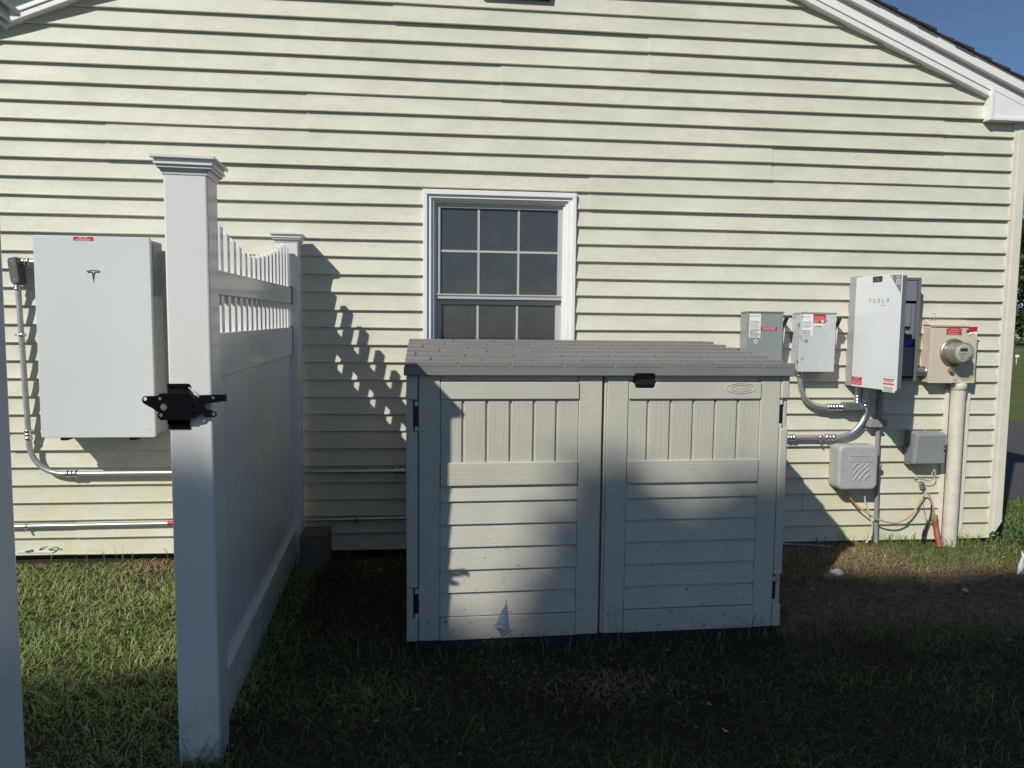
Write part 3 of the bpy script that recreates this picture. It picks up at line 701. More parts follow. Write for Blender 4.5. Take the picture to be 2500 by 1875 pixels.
# ------------------------------------------------------------------ storage shed
SF = Frame((-.168, -1.350, .03), R(1.65))
shed = thing('storage_shed', 'low beige plastic storage shed with a brown shingle textured lid and two doors', 'shed', SF.o, SF.rz)
def S(p, y=0): q = SF.pt(p, 'y', y); return (q.x, q.z)
xl = S(zS1(165, 1000))[0]; xr = S(zS2(1870, 1100))[0]
zlb = S(zS1(1000, 545), -.03)[1]; zlt = S(zS1(1000, 437), -.03)[1]
print('shed', xl, xr, zlb, zlt, S(zS3(300, 1450)), S(zS4(1700, 1290)), S(zS3(2040, 1355)))
BZ = (S(zS3(300, 1450))[1]+S(zS4(1700, 1290))[1])/2
dp = 1.10
DX = [S(zS1(287, 1000))[0], S(zS1(2050, 1000))[0], S(zS2(100, 1000))[0], S(zS2(1785, 1000))[0]]
ZD = zlb+.006
# shell: sides, back, floor
sh = M(); sh.box(xl+.004, xl+.03, .03, dp, BZ, ZD); sh.box(xr-.03, xr-.004, .03, dp, BZ, ZD); sh.box(xl+.03, xr-.03, dp-.03, dp, BZ, ZD); sh.box(xl+.03, xr-.03, .06, dp-.03, BZ, BZ+.03)
sh.box(xl+.03, xr-.03, .035, .06, ZD-.06, ZD); sh.box(DX[1]-.002, DX[2]+.002, .03, .05, BZ, ZD)
sh.build('shell', MAT['shed'], shed, False, bevel=.006)
M().box(xl+.03, xr-.03, .012, dp-.02, -.06, BZ+.004).build('base', MAT['dark_base'], shed, False)
# corner posts with hinge recesses
def zz(zf, y, yy=0): return S(zf(200, y), yy)[1]
def corner(side):
    x0, x1 = (xl, DX[0]-.003) if side < 0 else (DX[3]+.003, xr)
    if side < 0: ups = [(ZD, zz(zS1, 780)), (zz(zS1, 1085), zz(zS3, 935)), (zz(zS3, 1230), BZ-.002)]; hg = [(zz(zS1, 788), zz(zS1, 1078)), (zz(zS3, 945), zz(zS3, 1226))]
    else: ups = [(ZD, S(zS2(1830, 765))[1]), (S(zS2(1830, 1045))[1], S(zS4(1760, 805))[1]), (S(zS4(1740, 1085))[1], BZ-.002)]; hg = [(S(zS2(1810, 775))[1], S(zS2(1810, 1045))[1]), (S(zS4(1730, 820))[1], S(zS4(1730, 1080))[1])]
    cm = M()
    for zt, zb in ups: cm.box(x0, x1, -.004, .05, zb, zt)
    for zt, zb in hg:
        if side < 0: cm.box(x0, x0+(x1-x0)*.62, .012, .05, zb-.02, zt+.02)
        else: cm.box(x1-(x1-x0)*.62, x1, .012, .05, zb-.02, zt+.02)
    cm.build('corner_post', MAT['shed'], shed, False, bevel=.009, seg=3, split=True)
    for zt, zb in hg:
        hx = x1-.006 if side < 0 else x0+.006; h = zt-zb
        kn = M(); kn._lathe((hx, .008, zt-h*.16), [(.0095, 0), (.0095, h*.16)], (0, 0, 1), 12); kn._lathe((hx, .008, zb), [(.0095, 0), (.0095, h*.15)], (0, 0, 1), 12)
        kn.box(hx-.008, hx+.008, .034, .044, zb, zt); kn.box(hx-.009, hx+.009, .008, .04, zt-h*.16, zt); kn.box(hx-.009, hx+.009, .008, .04, zb, zb+h*.15)
        hn = kn.build('hinge', MAT['hinge_white'], shed, False, bevel=.001)
        M().box(hx-.0085, hx+.0085, .006, .035, zb+h*.15, zt-h*.16).build('pin_slot', MAT['black_plastic'], hn, False)
corner(-1); corner(1)
# doors
def door(side):
    x0, x1 = (DX[0], DX[1]) if side < 0 else (DX[2], DX[3])
    zf = zS1 if side < 0 else zS2
    zl = zS3 if side < 0 else zS4
    pa, pb = (S(zS1(493, 1000))[0], S(zS1(1828, 1000))[0]) if side < 0 else (S(zS2(326, 1000))[0], S(zS2(1598, 1000))[0])
    Hh = lambda za, y_, off=0: S(za((1200 if side < 0 else 900), y_), off)[1]
    zt0, zt1 = Hh(zf, 602 if side < 0 else 604), Hh(zf, 766 if side < 0 else 764)
    zm0, zm1 = Hh(zf, 1373 if side < 0 else 1352), Hh(zf, 1594 if side < 0 else 1569)
    cl = [Hh(zl, v) for v in ((92, 311, 530, 746, 962) if side < 0 else (60, 268, 477, 692, 900))]
    zb0 = Hh(zl, 1186 if side < 0 else 1115)
    f = M()
    nm = .0
    if side > 0: f.box(x0, x0+.012, .004, .03, BZ, ZD); f.box(x0+.012, pa, -.002, .03, BZ, ZD)
    else: f.box(x0, pa, -.002, .03, BZ, ZD)
    f.box(pb, x1, -.002, .03, BZ, ZD)
    
    if side > 0:
        ha, hb = S(zS2(385, 600))[0], S(zS2(600, 600))[0]
        f.box(pa, ha+.003, .016, .03, zt0-.0005, ZD); f.box(hb-.003, pb, .016, .03, zt0-.0005, ZD)
    else: f.box(pa, pb, .016, .03, zt0-.0005, ZD)
    d = f.build('door', MAT['shed'], shed, False, bevel=.004, seg=3)
    r_ = M()
    if side > 0:
        ha, hb = S(zS2(385, 600))[0], S(zS2(600, 600))[0]; hz = S(zS2(500, 662))[1]
        r_.poly([(pa+.002, zt1), (pb-.002, zt1), (pb-.002, zt0), (hb+.006, zt0), (hb-.004, zt0-.008), (hb-.010, hz), (ha+.010, hz), (ha+.002, zt0-.008), (ha-.006, zt0), (pa+.002, zt0)], -.009, .02)
    else: r_.box(pa+.002, pb-.002, -.009, .02, zt1, zt0)
    r_.build('top_rail', MAT['shed'], d, False, bevel=.003, seg=2)
    M().box(pa+.002, pb-.002, -.009, .02, zm1, zm0).build('middle_rail', MAT['shed_h'], d, False, bevel=.004, seg=2)
    M().box(pa+.001, pb-.001, -.007, .02, BZ, zb0).build('bottom_rail', MAT['shed_h'], d, False, bevel=.004, seg=2)
    gx = [S(zS1(v, 1000))[0] for v in (712, 942, 1170, 1397, 1615)] if side < 0 else [S(zS2(v, 1000))[0] for v in (520, 738, 957, 1168, 1385)]
    pl = M(); e = [pa+.001]+gx+[pb-.001]
    for i in range(6): pl.box(e[i]+(.0055 if i else 0), e[i+1]-(.0055 if i < 5 else 0), .003, .022, zm0-.004, zt1+.004)
    pl.box(pa, pb, .013, .024, zm0-.004, zt1+.004)
    pl.build('upper_panel', MAT['shed_v'], d, False, bevel=.0035)
    lp = M(); zs = [zm1]+cl+[zb0]
    for i in range(6):
        a, b = zs[i], zs[i+1]
        lp.hexa([(pa+.001, -.005, b+.004), (pb-.001, -.005, b+.004), (pb-.001, .024, b+.004), (pa+.001, .024, b+.004), (pa+.001, .008, a+.001), (pb-.001, .008, a+.001), (pb-.001, .024, a+.001), (pa+.001, .024, a+.001)])
    lp.build('lower_panel', MAT['shed_h'], d, False, bevel=.0015)
    if side > 0:
        hm = M(); hm.box(ha+.004, hb-.004, .0, .029, hz-.004, ZD+.016)
        hm.build('handle_recess', MAT['black_plastic'], d, False, bevel=.003)
        M().box(ha+.012, hb-.012, -.010, .01, (zt0+hz)/2, (zt0+hz)/2+.012).build('handle', MAT['black_plastic'], d, False, bevel=.003)
        # raised oval maker's plate with lettering
        lc = S(zS2(1408, 662)); la, lbv = abs(S(zS2(1553, 662))[0]-lc[0]), abs(S(zS2(1408, 713))[1]-lc[1])
        ov = M()
        def ring(ra, rb, t):
            n = 40; vs_ = []; fs_ = []
            for i in range(n):
                th = 2*math.pi*i/n
                for s_, y_ in ((1+t, -.009), (1+t*.5, -.0118), (1-t*.5, -.0118), (1-t, -.009)): vs_.append((lc[0]+ra*s_*math.cos(th), y_, lc[1]+rb*s_*math.sin(th)))
            for i in range(n):
                j = (i+1) % n
                for q in range(3): fs_.append((i*4+q, i*4+q+1, j*4+q+1, j*4+q))
            ov.add(vs_, fs_, True)
        ring(la*.97, lbv*.95, .035); ring(la*.70, lbv*.62, .045)
        lg = ov.build('maker_plate', MAT['shed'], d, False)
        t = lettering('suncast', MAT['shed'], shed, (lc[0], -.0108, lc[1]), (1, 0, .0), (0, 0, 1), la*1.15, lbv*.55); 
        t.parent = d
        so_ = t.modifiers.new('thick', 'SOLIDIFY'); so_.thickness = .002; so_.offset = -1
        a0, b0 = S(zS4(135, 1310)), S(zS4(220, 1095))
        sl_ = M(); sl_.poly(rrect(a0[0], b0[0], a0[1], b0[1], .004), -.0045, .0, holes=[rrect(a0[0]+.004, b0[0]-.004, a0[1]+.012, b0[1]-.004, .002)])
        sl_.box(a0[0]+.003, b0[0]-.003, -.007, .0, a0[1]+.006, a0[1]+.016); sl_.box(a0[0]+.008, b0[0]-.009, -.006, .0, a0[1]+.016, b0[1]-.008)
        sl_.build('slide_bolt', MAT['shed'], d, False, bevel=.001)
    return d
door(-1); door(1)
# lid: front fascia, seven overlapping shingle rows rising to the back, side lips
lf0 = S(zS1(140, 485), -.03)[0]; lf1 = S(zS2(1948, 500), -.03)[0]
BKZ = 1.40-.03; ybk = dp+.03
rows = [S(zS2(900, v), 0)[1] for v in (455,)]
lx0, lx1 = lf0+.004, lf1-.004
lidm = M()
# profile of the crown: gently convex from the front edge to the back
def crown(t): return zlt + (BKZ-zlt)*(1.18*t - .18*t*t)
notch_a, notch_b = S(zS2(405, 540), -.03)[0], S(zS2(590, 540), -.03)[0]; nz = S(zS2(500, 524), -.03)[1]
lidm.poly([(lf0, zlb), (notch_a-.004, zlb), (notch_a, nz), (notch_b-.002, nz), (notch_b+.006, zlb), (lf1, zlb), (lf1, zlt-.012), (lf1-.012, zlt), (lf0+.012, zlt), (lf0, zlt-.012)], -.03, .03)
for xx0, xx1 in ((lf0, lf0+.02), (lf1-.02, lf1)):
    n = 10
    for i in range(n):
        a, b = i/n, (i+1)/n; ya_, yb_ = .03+(ybk-.03)*a, .03+(ybk-.03)*b
        lidm.hexa([(xx0, ya_, zlb+(BKZ-zlt)*a*.55), (xx1, ya_, zlb+(BKZ-zlt)*a*.55), (xx1, yb_, zlb+(BKZ-zlt)*b*.55), (xx0, yb_, zlb+(BKZ-zlt)*b*.55), (xx0+.003, ya_, crown(a)-.004), (xx1-.003, ya_, crown(a)-.004), (xx1-.003, yb_, crown(b)-.004), (xx0+.003, yb_, crown(b)-.004)])
lidm.box(lf0+.02, lf1-.02, ybk-.02, ybk, zlb+.06, crown(1)-.006)
lidb = lidm.build('lid', MAT['lid'], shed, False, bevel=.006, seg=3)
# world-even shingle courses; joints staggered like those in the photograph
rm = M(); NR = 7; ed = [0]+[.085+(.92)*(i/6.0) for i in range(7)]
ts = [0, .095, .235, .38, .525, .67, .82, 1.0]
jo = [[(495), 1010, 1510, 2000], [595, 1085, 1560], [320, 795, 1255, 1700], [465, 690, 1135, 1350], [575, 795, 1215, 1630], [480, 775, 1015, 1490], [300, 770]]
for i in range(NR):
    ya_, yb_ = -.03+(ybk+.03)*ts[i], -.03+(ybk+.03)*ts[i+1]
    za_, zb_ = crown(ts[i])+.013, crown(ts[i+1])-.001
    off = [.0, .5, .2, .7, .35, .85, .1][i]; wS = .235
    xs_ = [lx0] + [x for x in [lx0+(k+off)*wS for k in range(9)] if lx0+.04 < x < lx1-.04] + [lx1]
    for k in range(len(xs_)-1):
        g0 = .0035 if k else 0; g1 = .0035 if k < len(xs_)-2 else 0; ins = .006 if True else 0
        a, b = xs_[k]+g0, xs_[k+1]-g1
        rm.hexa([(a, ya_, crown(ts[i])-.012), (b, ya_, crown(ts[i])-.012), (b, yb_+.01, zb_-.014), (a, yb_+.01, zb_-.014), (a, ya_, za_), (b, ya_, za_), (b, yb_+.01, zb_), (a, yb_+.01, zb_)])
    rm.hexa([(lx0, ya_+.002, crown(ts[i])-.014), (lx1, ya_+.002, crown(ts[i])-.014), (lx1, yb_, zb_-.018), (lx0, yb_, zb_-.018), (lx0, ya_+.002, za_-.010), (lx1, ya_+.002, za_-.010), (lx1, yb_, zb_-.004), (lx0, yb_, zb_-.004)])
rm.build('shingle_panel', MAT['lid'], lidb, False, bevel=.0025)

# ------------------------------------------------------------------ disconnect switches
def print_lines(mm, x0, x1, zs, y, h=.0022, seed=0):
    r_ = random.Random(seed)
    for z_ in zs: mm.box(x0, x0+(x1-x0)*r_.uniform(.75, 1), y-.0004, y+.0005, z_-h/2, z_+h/2)
def disconnect(px, name_label, body_mat, z_lo, zoffs):
    (fx0, fy0), (fx1, fy1), bpx = px
    d = .125
    a = at(zE(fx0, fy0), d); b = at(zE(fx1, fy1), d); x0, x1, z1 = a.x, b.x, (a.z+b.z)/2
    t = thing('disconnect_switch', name_label, 'switch box', ((x0+x1)/2, 0, z_lo))
    M().box(x0+.002, x1-.004, -.118, -.012, z_lo+.004, z1-.012).build('box', body_mat, t, bevel=.002)
    dr = M(); dr.poly(rrect(x0, x1, z_lo, z1-.006, .003), -d, -.1175); dr.box(x0-.001, x1+.001, -d-.004, -.02, z1-.008, z1-.002)
    door_ = dr.build('door', body_mat, t, bevel=.0012)
    M().box(x0+.004, x1+.006, -.131, -.010, z1-.003, z1+.001).build('rain_hood', MAT['grey_ink'], t)
    hg = M()
    for f in (.18, .8): hg.box(x0-.007, x0+.001, -.124, -.112, z_lo+(z1-z_lo)*f-.008, z_lo+(z1-z_lo)*f+.008)
    hg.box(x1-.002, x1+.005, -.126, -.112, z_lo+.06, z_lo+.075)
    hg.build('hinge', MAT['steel'], t, split=True)
    hz = z1-.095
    M().poly([(x1-.001, hz-.11), (x1+.010, hz-.118), (x1+.018, hz-.10), (x1+.023, hz-.02), (x1+.018, hz+.012), (x1+.001, hz+.020)], -.108, -.100).build('handle_plate', MAT['white_ink'], t, bevel=.001)
    hp = M(); hp.poly([(x1+.004, hz+.012), (x1+.016, hz+.008), (x1+.034, hz+.058), (x1+.030, hz+.066), (x1+.020, hz+.064)], -.132, -.104)
    hp.tube([(x1+.0, -.11, hz-.045), (x1+.012, -.113, hz+.012)], .003, 8)
    hp.build('handle', MAT['black_plastic'], t, bevel=.003)
    return t, door_, x0, x1, z1, d
zlo2 = (at(zE(895, 1385), .125).z + at(zE(1320, 1392), .125).z)/2
s1, d1, x0, x1, z1, dd = disconnect(((235, 622), (690, 632), 155), 'grey switch box with a white label and a red strip behind the shed roof', MAT['grey_box'], zlo2+.0, 0)
def ez(p): q = at(zE(*p), .1262); return q.x, q.z
def label(parent, pa, pb, mt, nm='sticker', r_=.0015, f=ez, y=-.125):
    a = f(pa); b = f(pb); return M().poly(rrect(min(a[0], b[0]), max(a[0], b[0]), min(a[1], b[1]), max(a[1], b[1]), r_), y-.0012, y+.0005).build(nm, mt, parent), a, b
YL = -.1266
l_, a, b = label(d1, (262, 652), (395, 955), MAT['white_ink'])
cx = (a[0]+b[0])/2
lettering('EATON', MAT['blue_ink'], l_, loc(s1, (cx, YL, ez((330, 683))[1])), (1, 0, 0), (0, 0, 1), (b[0]-a[0])*.78, .011)
pm = M(); print_lines(pm, a[0]+.003, b[0]-.003, [ez((330, v))[1] for v in (745, 757, 768, 786, 798, 812, 826)], YL, .0013, 1)
print_lines(pm, ez((300, 0))[0], b[0]-.002, [ez((330, v))[1] for v in (847, 860, 873, 886, 903, 915, 928, 940)], YL, .0022, 2)
pm.poly(circ(ez((285, 890)), .0042, 10), YL-.0002, YL+.0005); pm.build('print', MAT['black_ink'], l_)
l_, a, b = label(d1, (402, 819), (604, 865), MAT['red'])
lettering('ENERGY STORAGE', MAT['white_ink'], l_, loc(s1, ((a[0]+b[0])/2, YL, (a[1]*.70+b[1]*.30))), (1, 0, 0), (0, 0, 1), .082, .0072)
lettering('SYSTEM DISCONNECT', MAT['white_ink'], l_, loc(s1, ((a[0]+b[0])/2, YL, (a[1]*.28+b[1]*.72))), (1, 0, 0), (0, 0, 1), .088, .0072)
c = ez((340, 1005)); fl = M().poly(circ(c, .0135, 24), -.1262, -.124).build('round_sticker', MAT['white_ink'], d1)
fm = M(); 
for i in range(4): fm.box(c[0]-.007, c[0]+.008, YL-.0004, YL+.0006, c[1]-.006+i*.0034, c[1]-.006+i*.0034+.0017)
fm.build('stripe', MAT['red'], fl, split=True); M().box(c[0]-.007, c[0]-.0005, YL-.0008, YL+.0006, c[1]-.0002, c[1]+.0065).build('canton', MAT['blue_ink'], fl)
s2, d2, x0, x1, z1, dd = disconnect(((905, 635), (1360, 645), 820), 'pale grey switch box with a red warning sticker left of the white glass cover', MAT['light_box'], zlo2, 0)
X2 = (x0, x1)
l_, a, b = label(d2, (940, 655), (1056, 955), MAT['white_ink'])
lettering('EATON', MAT['grey_ink'], l_, loc(s2, (ez((1003, 0))[0], YL, ez((1003, 692))[1])), (1, 0, 0), (0, 0, 1), (b[0]-a[0])*.85, .010)
pm = M(); print_lines(pm, a[0]+.003, b[0]-.003, [ez((330, v))[1] for v in (748, 758, 768, 788, 798, 808, 822)], YL, .0012, 3)
print_lines(pm, ez((968, 0))[0], b[0]-.002, [ez((330, v))[1] for v in (858, 868, 885, 895, 912, 925, 938)], YL, .0019, 4)
pm.poly(circ(ez((952, 895)), .0042, 10), YL-.0002, YL+.0005); pm.build('print', MAT['black_ink'], l_)
l_, a, b = label(d2, (1068, 662), (1222, 772), MAT['red'])
pm = M(); print_lines(pm, a[0]+.004, b[0]-.004, [ez((0, v))[1] for v in (678, 692, 706)], YL, .0014, 5); print_lines(pm, a[0]+.004, a[0]+.040, [ez((0, v))[1] for v in (730, 742, 754)], YL, .0014, 6)
for v in (738, 757): q = ez((1183, v)); pm.box(q[0]-.009, q[0]+.009, YL-.0004, YL+.0005, q[1]-.0036, q[1]+.0036)
pm.box(a[0], b[0], YL-.0004, YL+.0005, ez((0, 720))[1]-.0006, ez((0, 720))[1]+.0006)
pm.build('print', MAT['white_ink'], l_)
l_, a, b = label(d2, (1068, 785), (1205, 812), MAT['white_ink'])
pm = M(); print_lines(pm, a[0]+.012, b[0]-.010, [ez((0, v))[1] for v in (793, 803)], YL, .0014, 7); pm.build('print', MAT['grey_ink'], l_)
M().poly(circ(ez((977, 997)), .0125, 20), -.1262, -.124).build('round_sticker', MAT['cable_grey'], d2)
label(d2, (1222, 728), (1242, 752), MAT['cable_grey'], 'window')

# ------------------------------------------------------------------ backup gateway with its cover swung open
ex0, ex1, ez0, ez1 = 2.657, 3.083, 1.15, 1.822
gw = thing('gateway_enclosure', 'dark grey electrical enclosure with its white glass cover swung wide open', 'electrical panel', ((ex0+ex1)/2, 0, ez0))
em = M(); em.box(ex0+.003, ex1, -.03, -.008, ez0, ez1); em.box(ex1-.018, ex1, -.12, -.03, ez0, ez1); em.box(ex0+.003, ex1-.018, -.12, -.03, ez1-.018, ez1); em.box(ex0+.003, ex1-.018, -.12, -.03, ez0, ez0+.018)
em.build('back_box', MAT['enclosure'], gw, bevel=.002)
sp_ = M().box(ex0-.002, ex0+.003, -.102, -.006, ez0-.035, ez1+.002).build('side_panel', MAT['enclosure_side'], gw, bevel=.001)
sc = M()
for p in ((185, 290), (122, 1390)):
    r_ = ray(*zG(*p)); t = (ex0-.002-CAM.x)/r_.x; q = CAM+r_*t; sc._lathe((ex0-.002, q.y, q.z), [(.005, 0), (.004, .002)], (-1, 0, 0), 8)
sc.build('screw', MAT['steel'], sp_, split=True)
def gz(p, d): q = at(zG(*p), d); return q.x, q.z
ip = M()
zt, zs0, zs1, zb0, zb1 = gz((950, 190), .09)[1], gz((950, 455), .09)[1], gz((950, 490), .09)[1], gz((900, 790), .09)[1], gz((880, 1060), .09)[1]
ip.box(ex0+.02, ex1-.024, -.116, -.03, zs0, zt); ip.box(ex0+.02, ex1-.055, -.112, -.03, zb0, zs1); ip.box(ex1-.05, ex1-.02, -.098, -.03, zb1+.03, zs1)
ip.build('upper_panel', MAT['enclosure_in'], gw, bevel=.002)
lp_ = M().box(ex0+.02, ex1-.024, -.114, -.03, ez0+.03, zb1+.004); 
lp_.build('lower_panel', MAT['enclosure_in'], gw, bevel=.002)
wl = M(); wl.box(ex1-.125, ex1-.05, -.085, -.03, zb1+.004, zb0-.006)
wl.build('terminal_block', MAT['enclosure_side'], gw, bevel=.002)
q0 = gz((782, 885), .085); q1 = gz((905, 1040), .085)
bb = M().box(q0[0]-.02, q1[0], -.112, -.05, q1[1], q0[1]); b_ = bb.build('breaker', MAT['blue_plastic'], gw, bevel=.002)
M().box(q0[0]-.015, q1[0]-.006, -.1135, -.08, (q0[1]*.55+q1[1]*.45), q0[1]-.003).build('breaker_face', MAT['black_plastic'], b_)
GF = Frame((2.650, -.098, 0), math.atan2(-.402, .040))
def cvp(p): q = GF.pt(zG(*p), 'y', 0); return q.x, q.z
def tow(mm, F_):                                    # local cover coordinates -> scene
    m3 = Matrix.Rotation(F_.rz, 3, 'Z'); mm.v = [tuple(m3 @ Vector(v) + F_.o) for v in mm.v]; return mm
ctl, ctr, cbr, cbl = cvp((235, 130)), cvp((828, 104)), cvp((728, 1655)), cvp((145, 1545))
print('cover', ctl, ctr, cbr, cbl)
cx0, cx1 = 0, (ctr[0]+cbr[0])/2; cz0, cz1 = (cbr[1]+cbl[1])/2, (ctr[1]+ctl[1])/2
cov = tow(M().poly(rrect(cx0, cx1, cz0, cz1, .010), 0, .006), GF).build('cover', MAT['cover_glass'], gw, bevel=.0012)
cf = M(); cf.box(.02, cx1-.012, .0065, .014, cz0+.015, cz1-.012); cf.box(cx1-.022, cx1-.010, .0065, .042, cz0+.015, cz1-.012); cf.box(.02, cx1-.02, .0065, .038, cz1-.024, cz1-.012)
tow(cf, GF).build('cover_frame', MAT['enclosure'], cov, bevel=.001)
gx = Matrix.Rotation(GF.rz, 3, 'Z') @ Vector((1, 0, 0))
def cl_(p, y=-.0016): return loc(gw, (Matrix.Rotation(GF.rz, 3, 'Z') @ Vector((p[0], y, p[1]))) + GF.o)
def cplate(pa, pb, mt, nm, parent, y=-.0010):
    a, b = cvp(pa), cvp(pb); mm = M().poly(rrect(min(a[0], b[0]), max(a[0], b[0]), min(a[1], b[1]), max(a[1], b[1]), .001), y, .001)
    return tow(mm, GF).build(nm, mt, parent), a, b
k, a, b = cplate((437, 138), (558, 203), MAT['black_ink'], 'sticker', cov)
c = ((a[0]+b[0])/2, (a[1]+b[1])/2)
lettering('MAIN', MAT['enclosure_side'], k, cl_((c[0], c[1]+.006)), gx, (0, 0, 1), .022, .0065); lettering('DISCONNECT', MAT['enclosure_side'], k, cl_((c[0], c[1]-.006)), gx, (0, 0, 1), .055, .0065)
tri = [cvp(p) for p in ((662, 114), (815, 107), (797, 350))]
ts_ = tow(M().poly(tri, -.001, .001), GF).build('corner_sticker', MAT['battery_dark'], cov)
tm = M(); 
a = cvp((770, 200)); 
tm.poly(rrect(a[0]-.016, a[0]+.014, a[1]-.016, a[1]+.016, .004), -.0016, .0005, holes=[rrect(a[0]-.013, a[0]+.011, a[1]-.013, a[1]+.013, .003)])
tm.poly([(a[0]-.007, a[1]+.006), (a[0]+.006, a[1]+.006), (a[0]+.001, a[1]+.001), (a[0]+.0, a[1]-.008), (a[0]-.003, a[1]-.008), (a[0]-.003, a[1]+.001)], -.0016, .0005)
b = cvp((690, 132)); tm.poly([(b[0]-.006, b[1]-.006), (b[0]+.006, b[1]-.006), (b[0], b[1]+.007)], -.0016, .0005)
for v in (128, 140): q = cvp((775, v)); tm.box(q[0]-.018, q[0]+.014, -.0016, .0005, q[1]-.001, q[1]+.001)
tow(tm, GF).build('symbol', MAT['white_ink'], ts_)
tx0, tx1 = cvp((378, 455)), cvp((628, 455))
wT = tx1[0]-tx0[0]
for i, ch_ in enumerate('TESLA'):
    xx = tx0[0]+wT*(i+.15)/4.3; h = .0115; wd_ = .015; bt = .0028; tm = M(); zc_ = tx0[1]
    B_ = lambda a, b, c, d: tm.box(xx+a*wd_, xx+b*wd_, -.0012, .0005, zc_+(c-.5)*2*h, zc_+(d-.5)*2*h)
    if ch_ == 'T': B_(0, 1, .86, 1); B_(.42, .58, 0, .86)
    if ch_ == 'E': B_(0, 1, .86, 1); B_(0, 1, .43, .57); B_(0, 1, 0, .14)
    if ch_ == 'S': B_(0, 1, .86, 1); B_(0, .16, .57, .86); B_(0, 1, .43, .57); B_(.84, 1, .14, .43); B_(0, 1, 0, .14)
    if ch_ == 'L': B_(0, .16, .14, 1); B_(0, 1, 0, .14)
    if ch_ == 'A': B_(0, 1, .86, 1); B_(0, .16, 0, .70); B_(.84, 1, 0, .70); B_(.16, .84, .40, .52)
    tow(tm, GF).build('letter', MAT['grey_ink'], cov)
a, b = cvp((540, 512)), cvp((612, 516)); tm = M(); print_lines(tm, a[0], b[0], [a[1]], -.0012, .003, 3); tow(tm, GF).build('print', MAT['enclosure_side'], cov)
k, a, b = cplate((160, 1438), (285, 1553), MAT['red'], 'sticker', cov)
c = (a[0]+b[0])/2
lettering('WARNING', MAT['white_ink'], k, cl_((c, a[1]*.82+b[1]*.18)), gx, (0, 0, 1), abs(b[0]-a[0])*.62, .009)
lettering('THREE POWER SOURCES', MAT['white_ink'], k, cl_((c, a[1]*.52+b[1]*.48)), gx, (0, 0, 1), abs(b[0]-a[0])*.86, .008)
tm = M(); print_lines(tm, a[0]+.004, b[0]-.004, [a[1]*(1-f)+b[1]*f for f in (.72, .85)], -.0013, .0018, 2); tow(tm, GF).build('print', MAT['white_ink'], k)
k, a, b = cplate((566, 1460), (718, 1655), MAT['white_ink'], 'sticker', cov, -.0006)
for pa, pb in (((571, 1462), (718, 1497)), ((568, 1518), (714, 1560))):
    o_, a1, b1 = cplate(pa, pb, MAT['orange'], 'banner', k, -.0012)
tm = M(); print_lines(tm, a[0]+.01, b[0]-.005, [cvp((640, v))[1] for v in (1500, 1508, 1578, 1592, 1606, 1620, 1634)], -.001, .0022, 9)
print_lines(tm, a[0]+.05, b[0]-.05, [cvp((640, 1538))[1], cvp((640, 1478))[1]], -.0018, .006, 9)
tow(tm, GF).build('print', MAT['black_ink'], k)

# ------------------------------------------------------------------ electric meter
mx0, mx1 = 3.178, gz((1800, 900), .1)[0]; mz1 = gz((1500, 785), .1)[1]; mz0 = (gz((1150, 1528), .1)[1]+gz((1765, 1525), .1)[1])/2
print('meter', mx0, mx1, mz0, mz1)
mt_ = thing('electric_meter', 'tan meter box with a round glass meter and a red warning sticker', 'meter', ((mx0+mx1)/2, 0, mz0))
mb = M(); mb.box(mx0+.004, mx1-.004, -.092, -.010, mz0+.004, mz1+.0)
mb.build('box', MAT['tan_metal'], mt_, bevel=.003)
mc = M(); mc.poly(rrect(mx0, mx1, mz0, mz1, .003), -.1, -.0915); mc.box(mx0+.018, mx0+.023, -.1025, -.0995, mz0+.004, mz1-.004); mc.box(mx0-.0, mx1+.006, -.108, -.096, mz1-.004, mz1+.001)
mcv = mc.build('cover', MAT['tan_metal'], mt_, bevel=.001)
tzz = gz((1400, 695), .04)[1]
mtp = M(); mtp.hexa([(mx0+.006, -.092, mz1+.004), (mx1-.01, -.092, mz1+.004), (mx1-.01, -.01, mz1+.008), (mx0+.006, -.01, mz1+.008), (mx0+.01, -.082, mz1+.014), (mx1-.016, -.082, mz1+.014), (mx1-.018, -.012, tzz), (mx0+.012, -.012, tzz)])
mtp.build('hub_plate', MAT['tan_metal'], mt_, bevel=.003)
wl_ = [at(zG(*p), .05) for p in ((1180, 688), (1190, 650), (1238, 616), (1243, 670), (1222, 690))]
M().tube(smooth_path(wl_, 4), .0018, 6).build('wire_loop', MAT['steel'], mt_)
ctr_ = at(zG(1480, 1130), .1)
rg = M(); rg._lathe((ctr_.x, -.099, ctr_.z), [(.094, 0), (.094, .006), (.086, .013), (.080, .014), (.080, .004)], (0, -1, 0), 40)
rg.build('ring', MAT['brass'], mt_)
bs = M(); bs._lathe((ctr_.x, -.1, ctr_.z), [(.079, 0), (.079, .012), (.0, .0125)], (0, -1, 0), 36); bs.build('meter_base', MAT['battery_dark'], mt_)
gl_m, n_, l__, b__ = nt('meter_glass'); b__.inputs['Base Color'].default_value = (.9, .9, .86, 1); b__.inputs['Roughness'].default_value = .05; b__.inputs['Transmission Weight'].default_value = .0
tb = n_.new('ShaderNodeBsdfTransparent'); tb.inputs['Color'].default_value = (.93, .93, .88, 1); gb = n_.new('ShaderNodeBsdfGlossy'); gb.inputs['Roughness'].default_value = .06
lw_ = n_.new('ShaderNodeLayerWeight'); lw_.inputs['Blend'].default_value = .25; fz_ = n_.new('ShaderNodeMath'); fz_.operation = 'MULTIPLY_ADD'; fz_.inputs[1].default_value = .35; fz_.inputs[2].default_value = .04; l__.new(lw_.outputs['Facing'], fz_.inputs[0]); mx_ = n_.new('ShaderNodeMixShader')
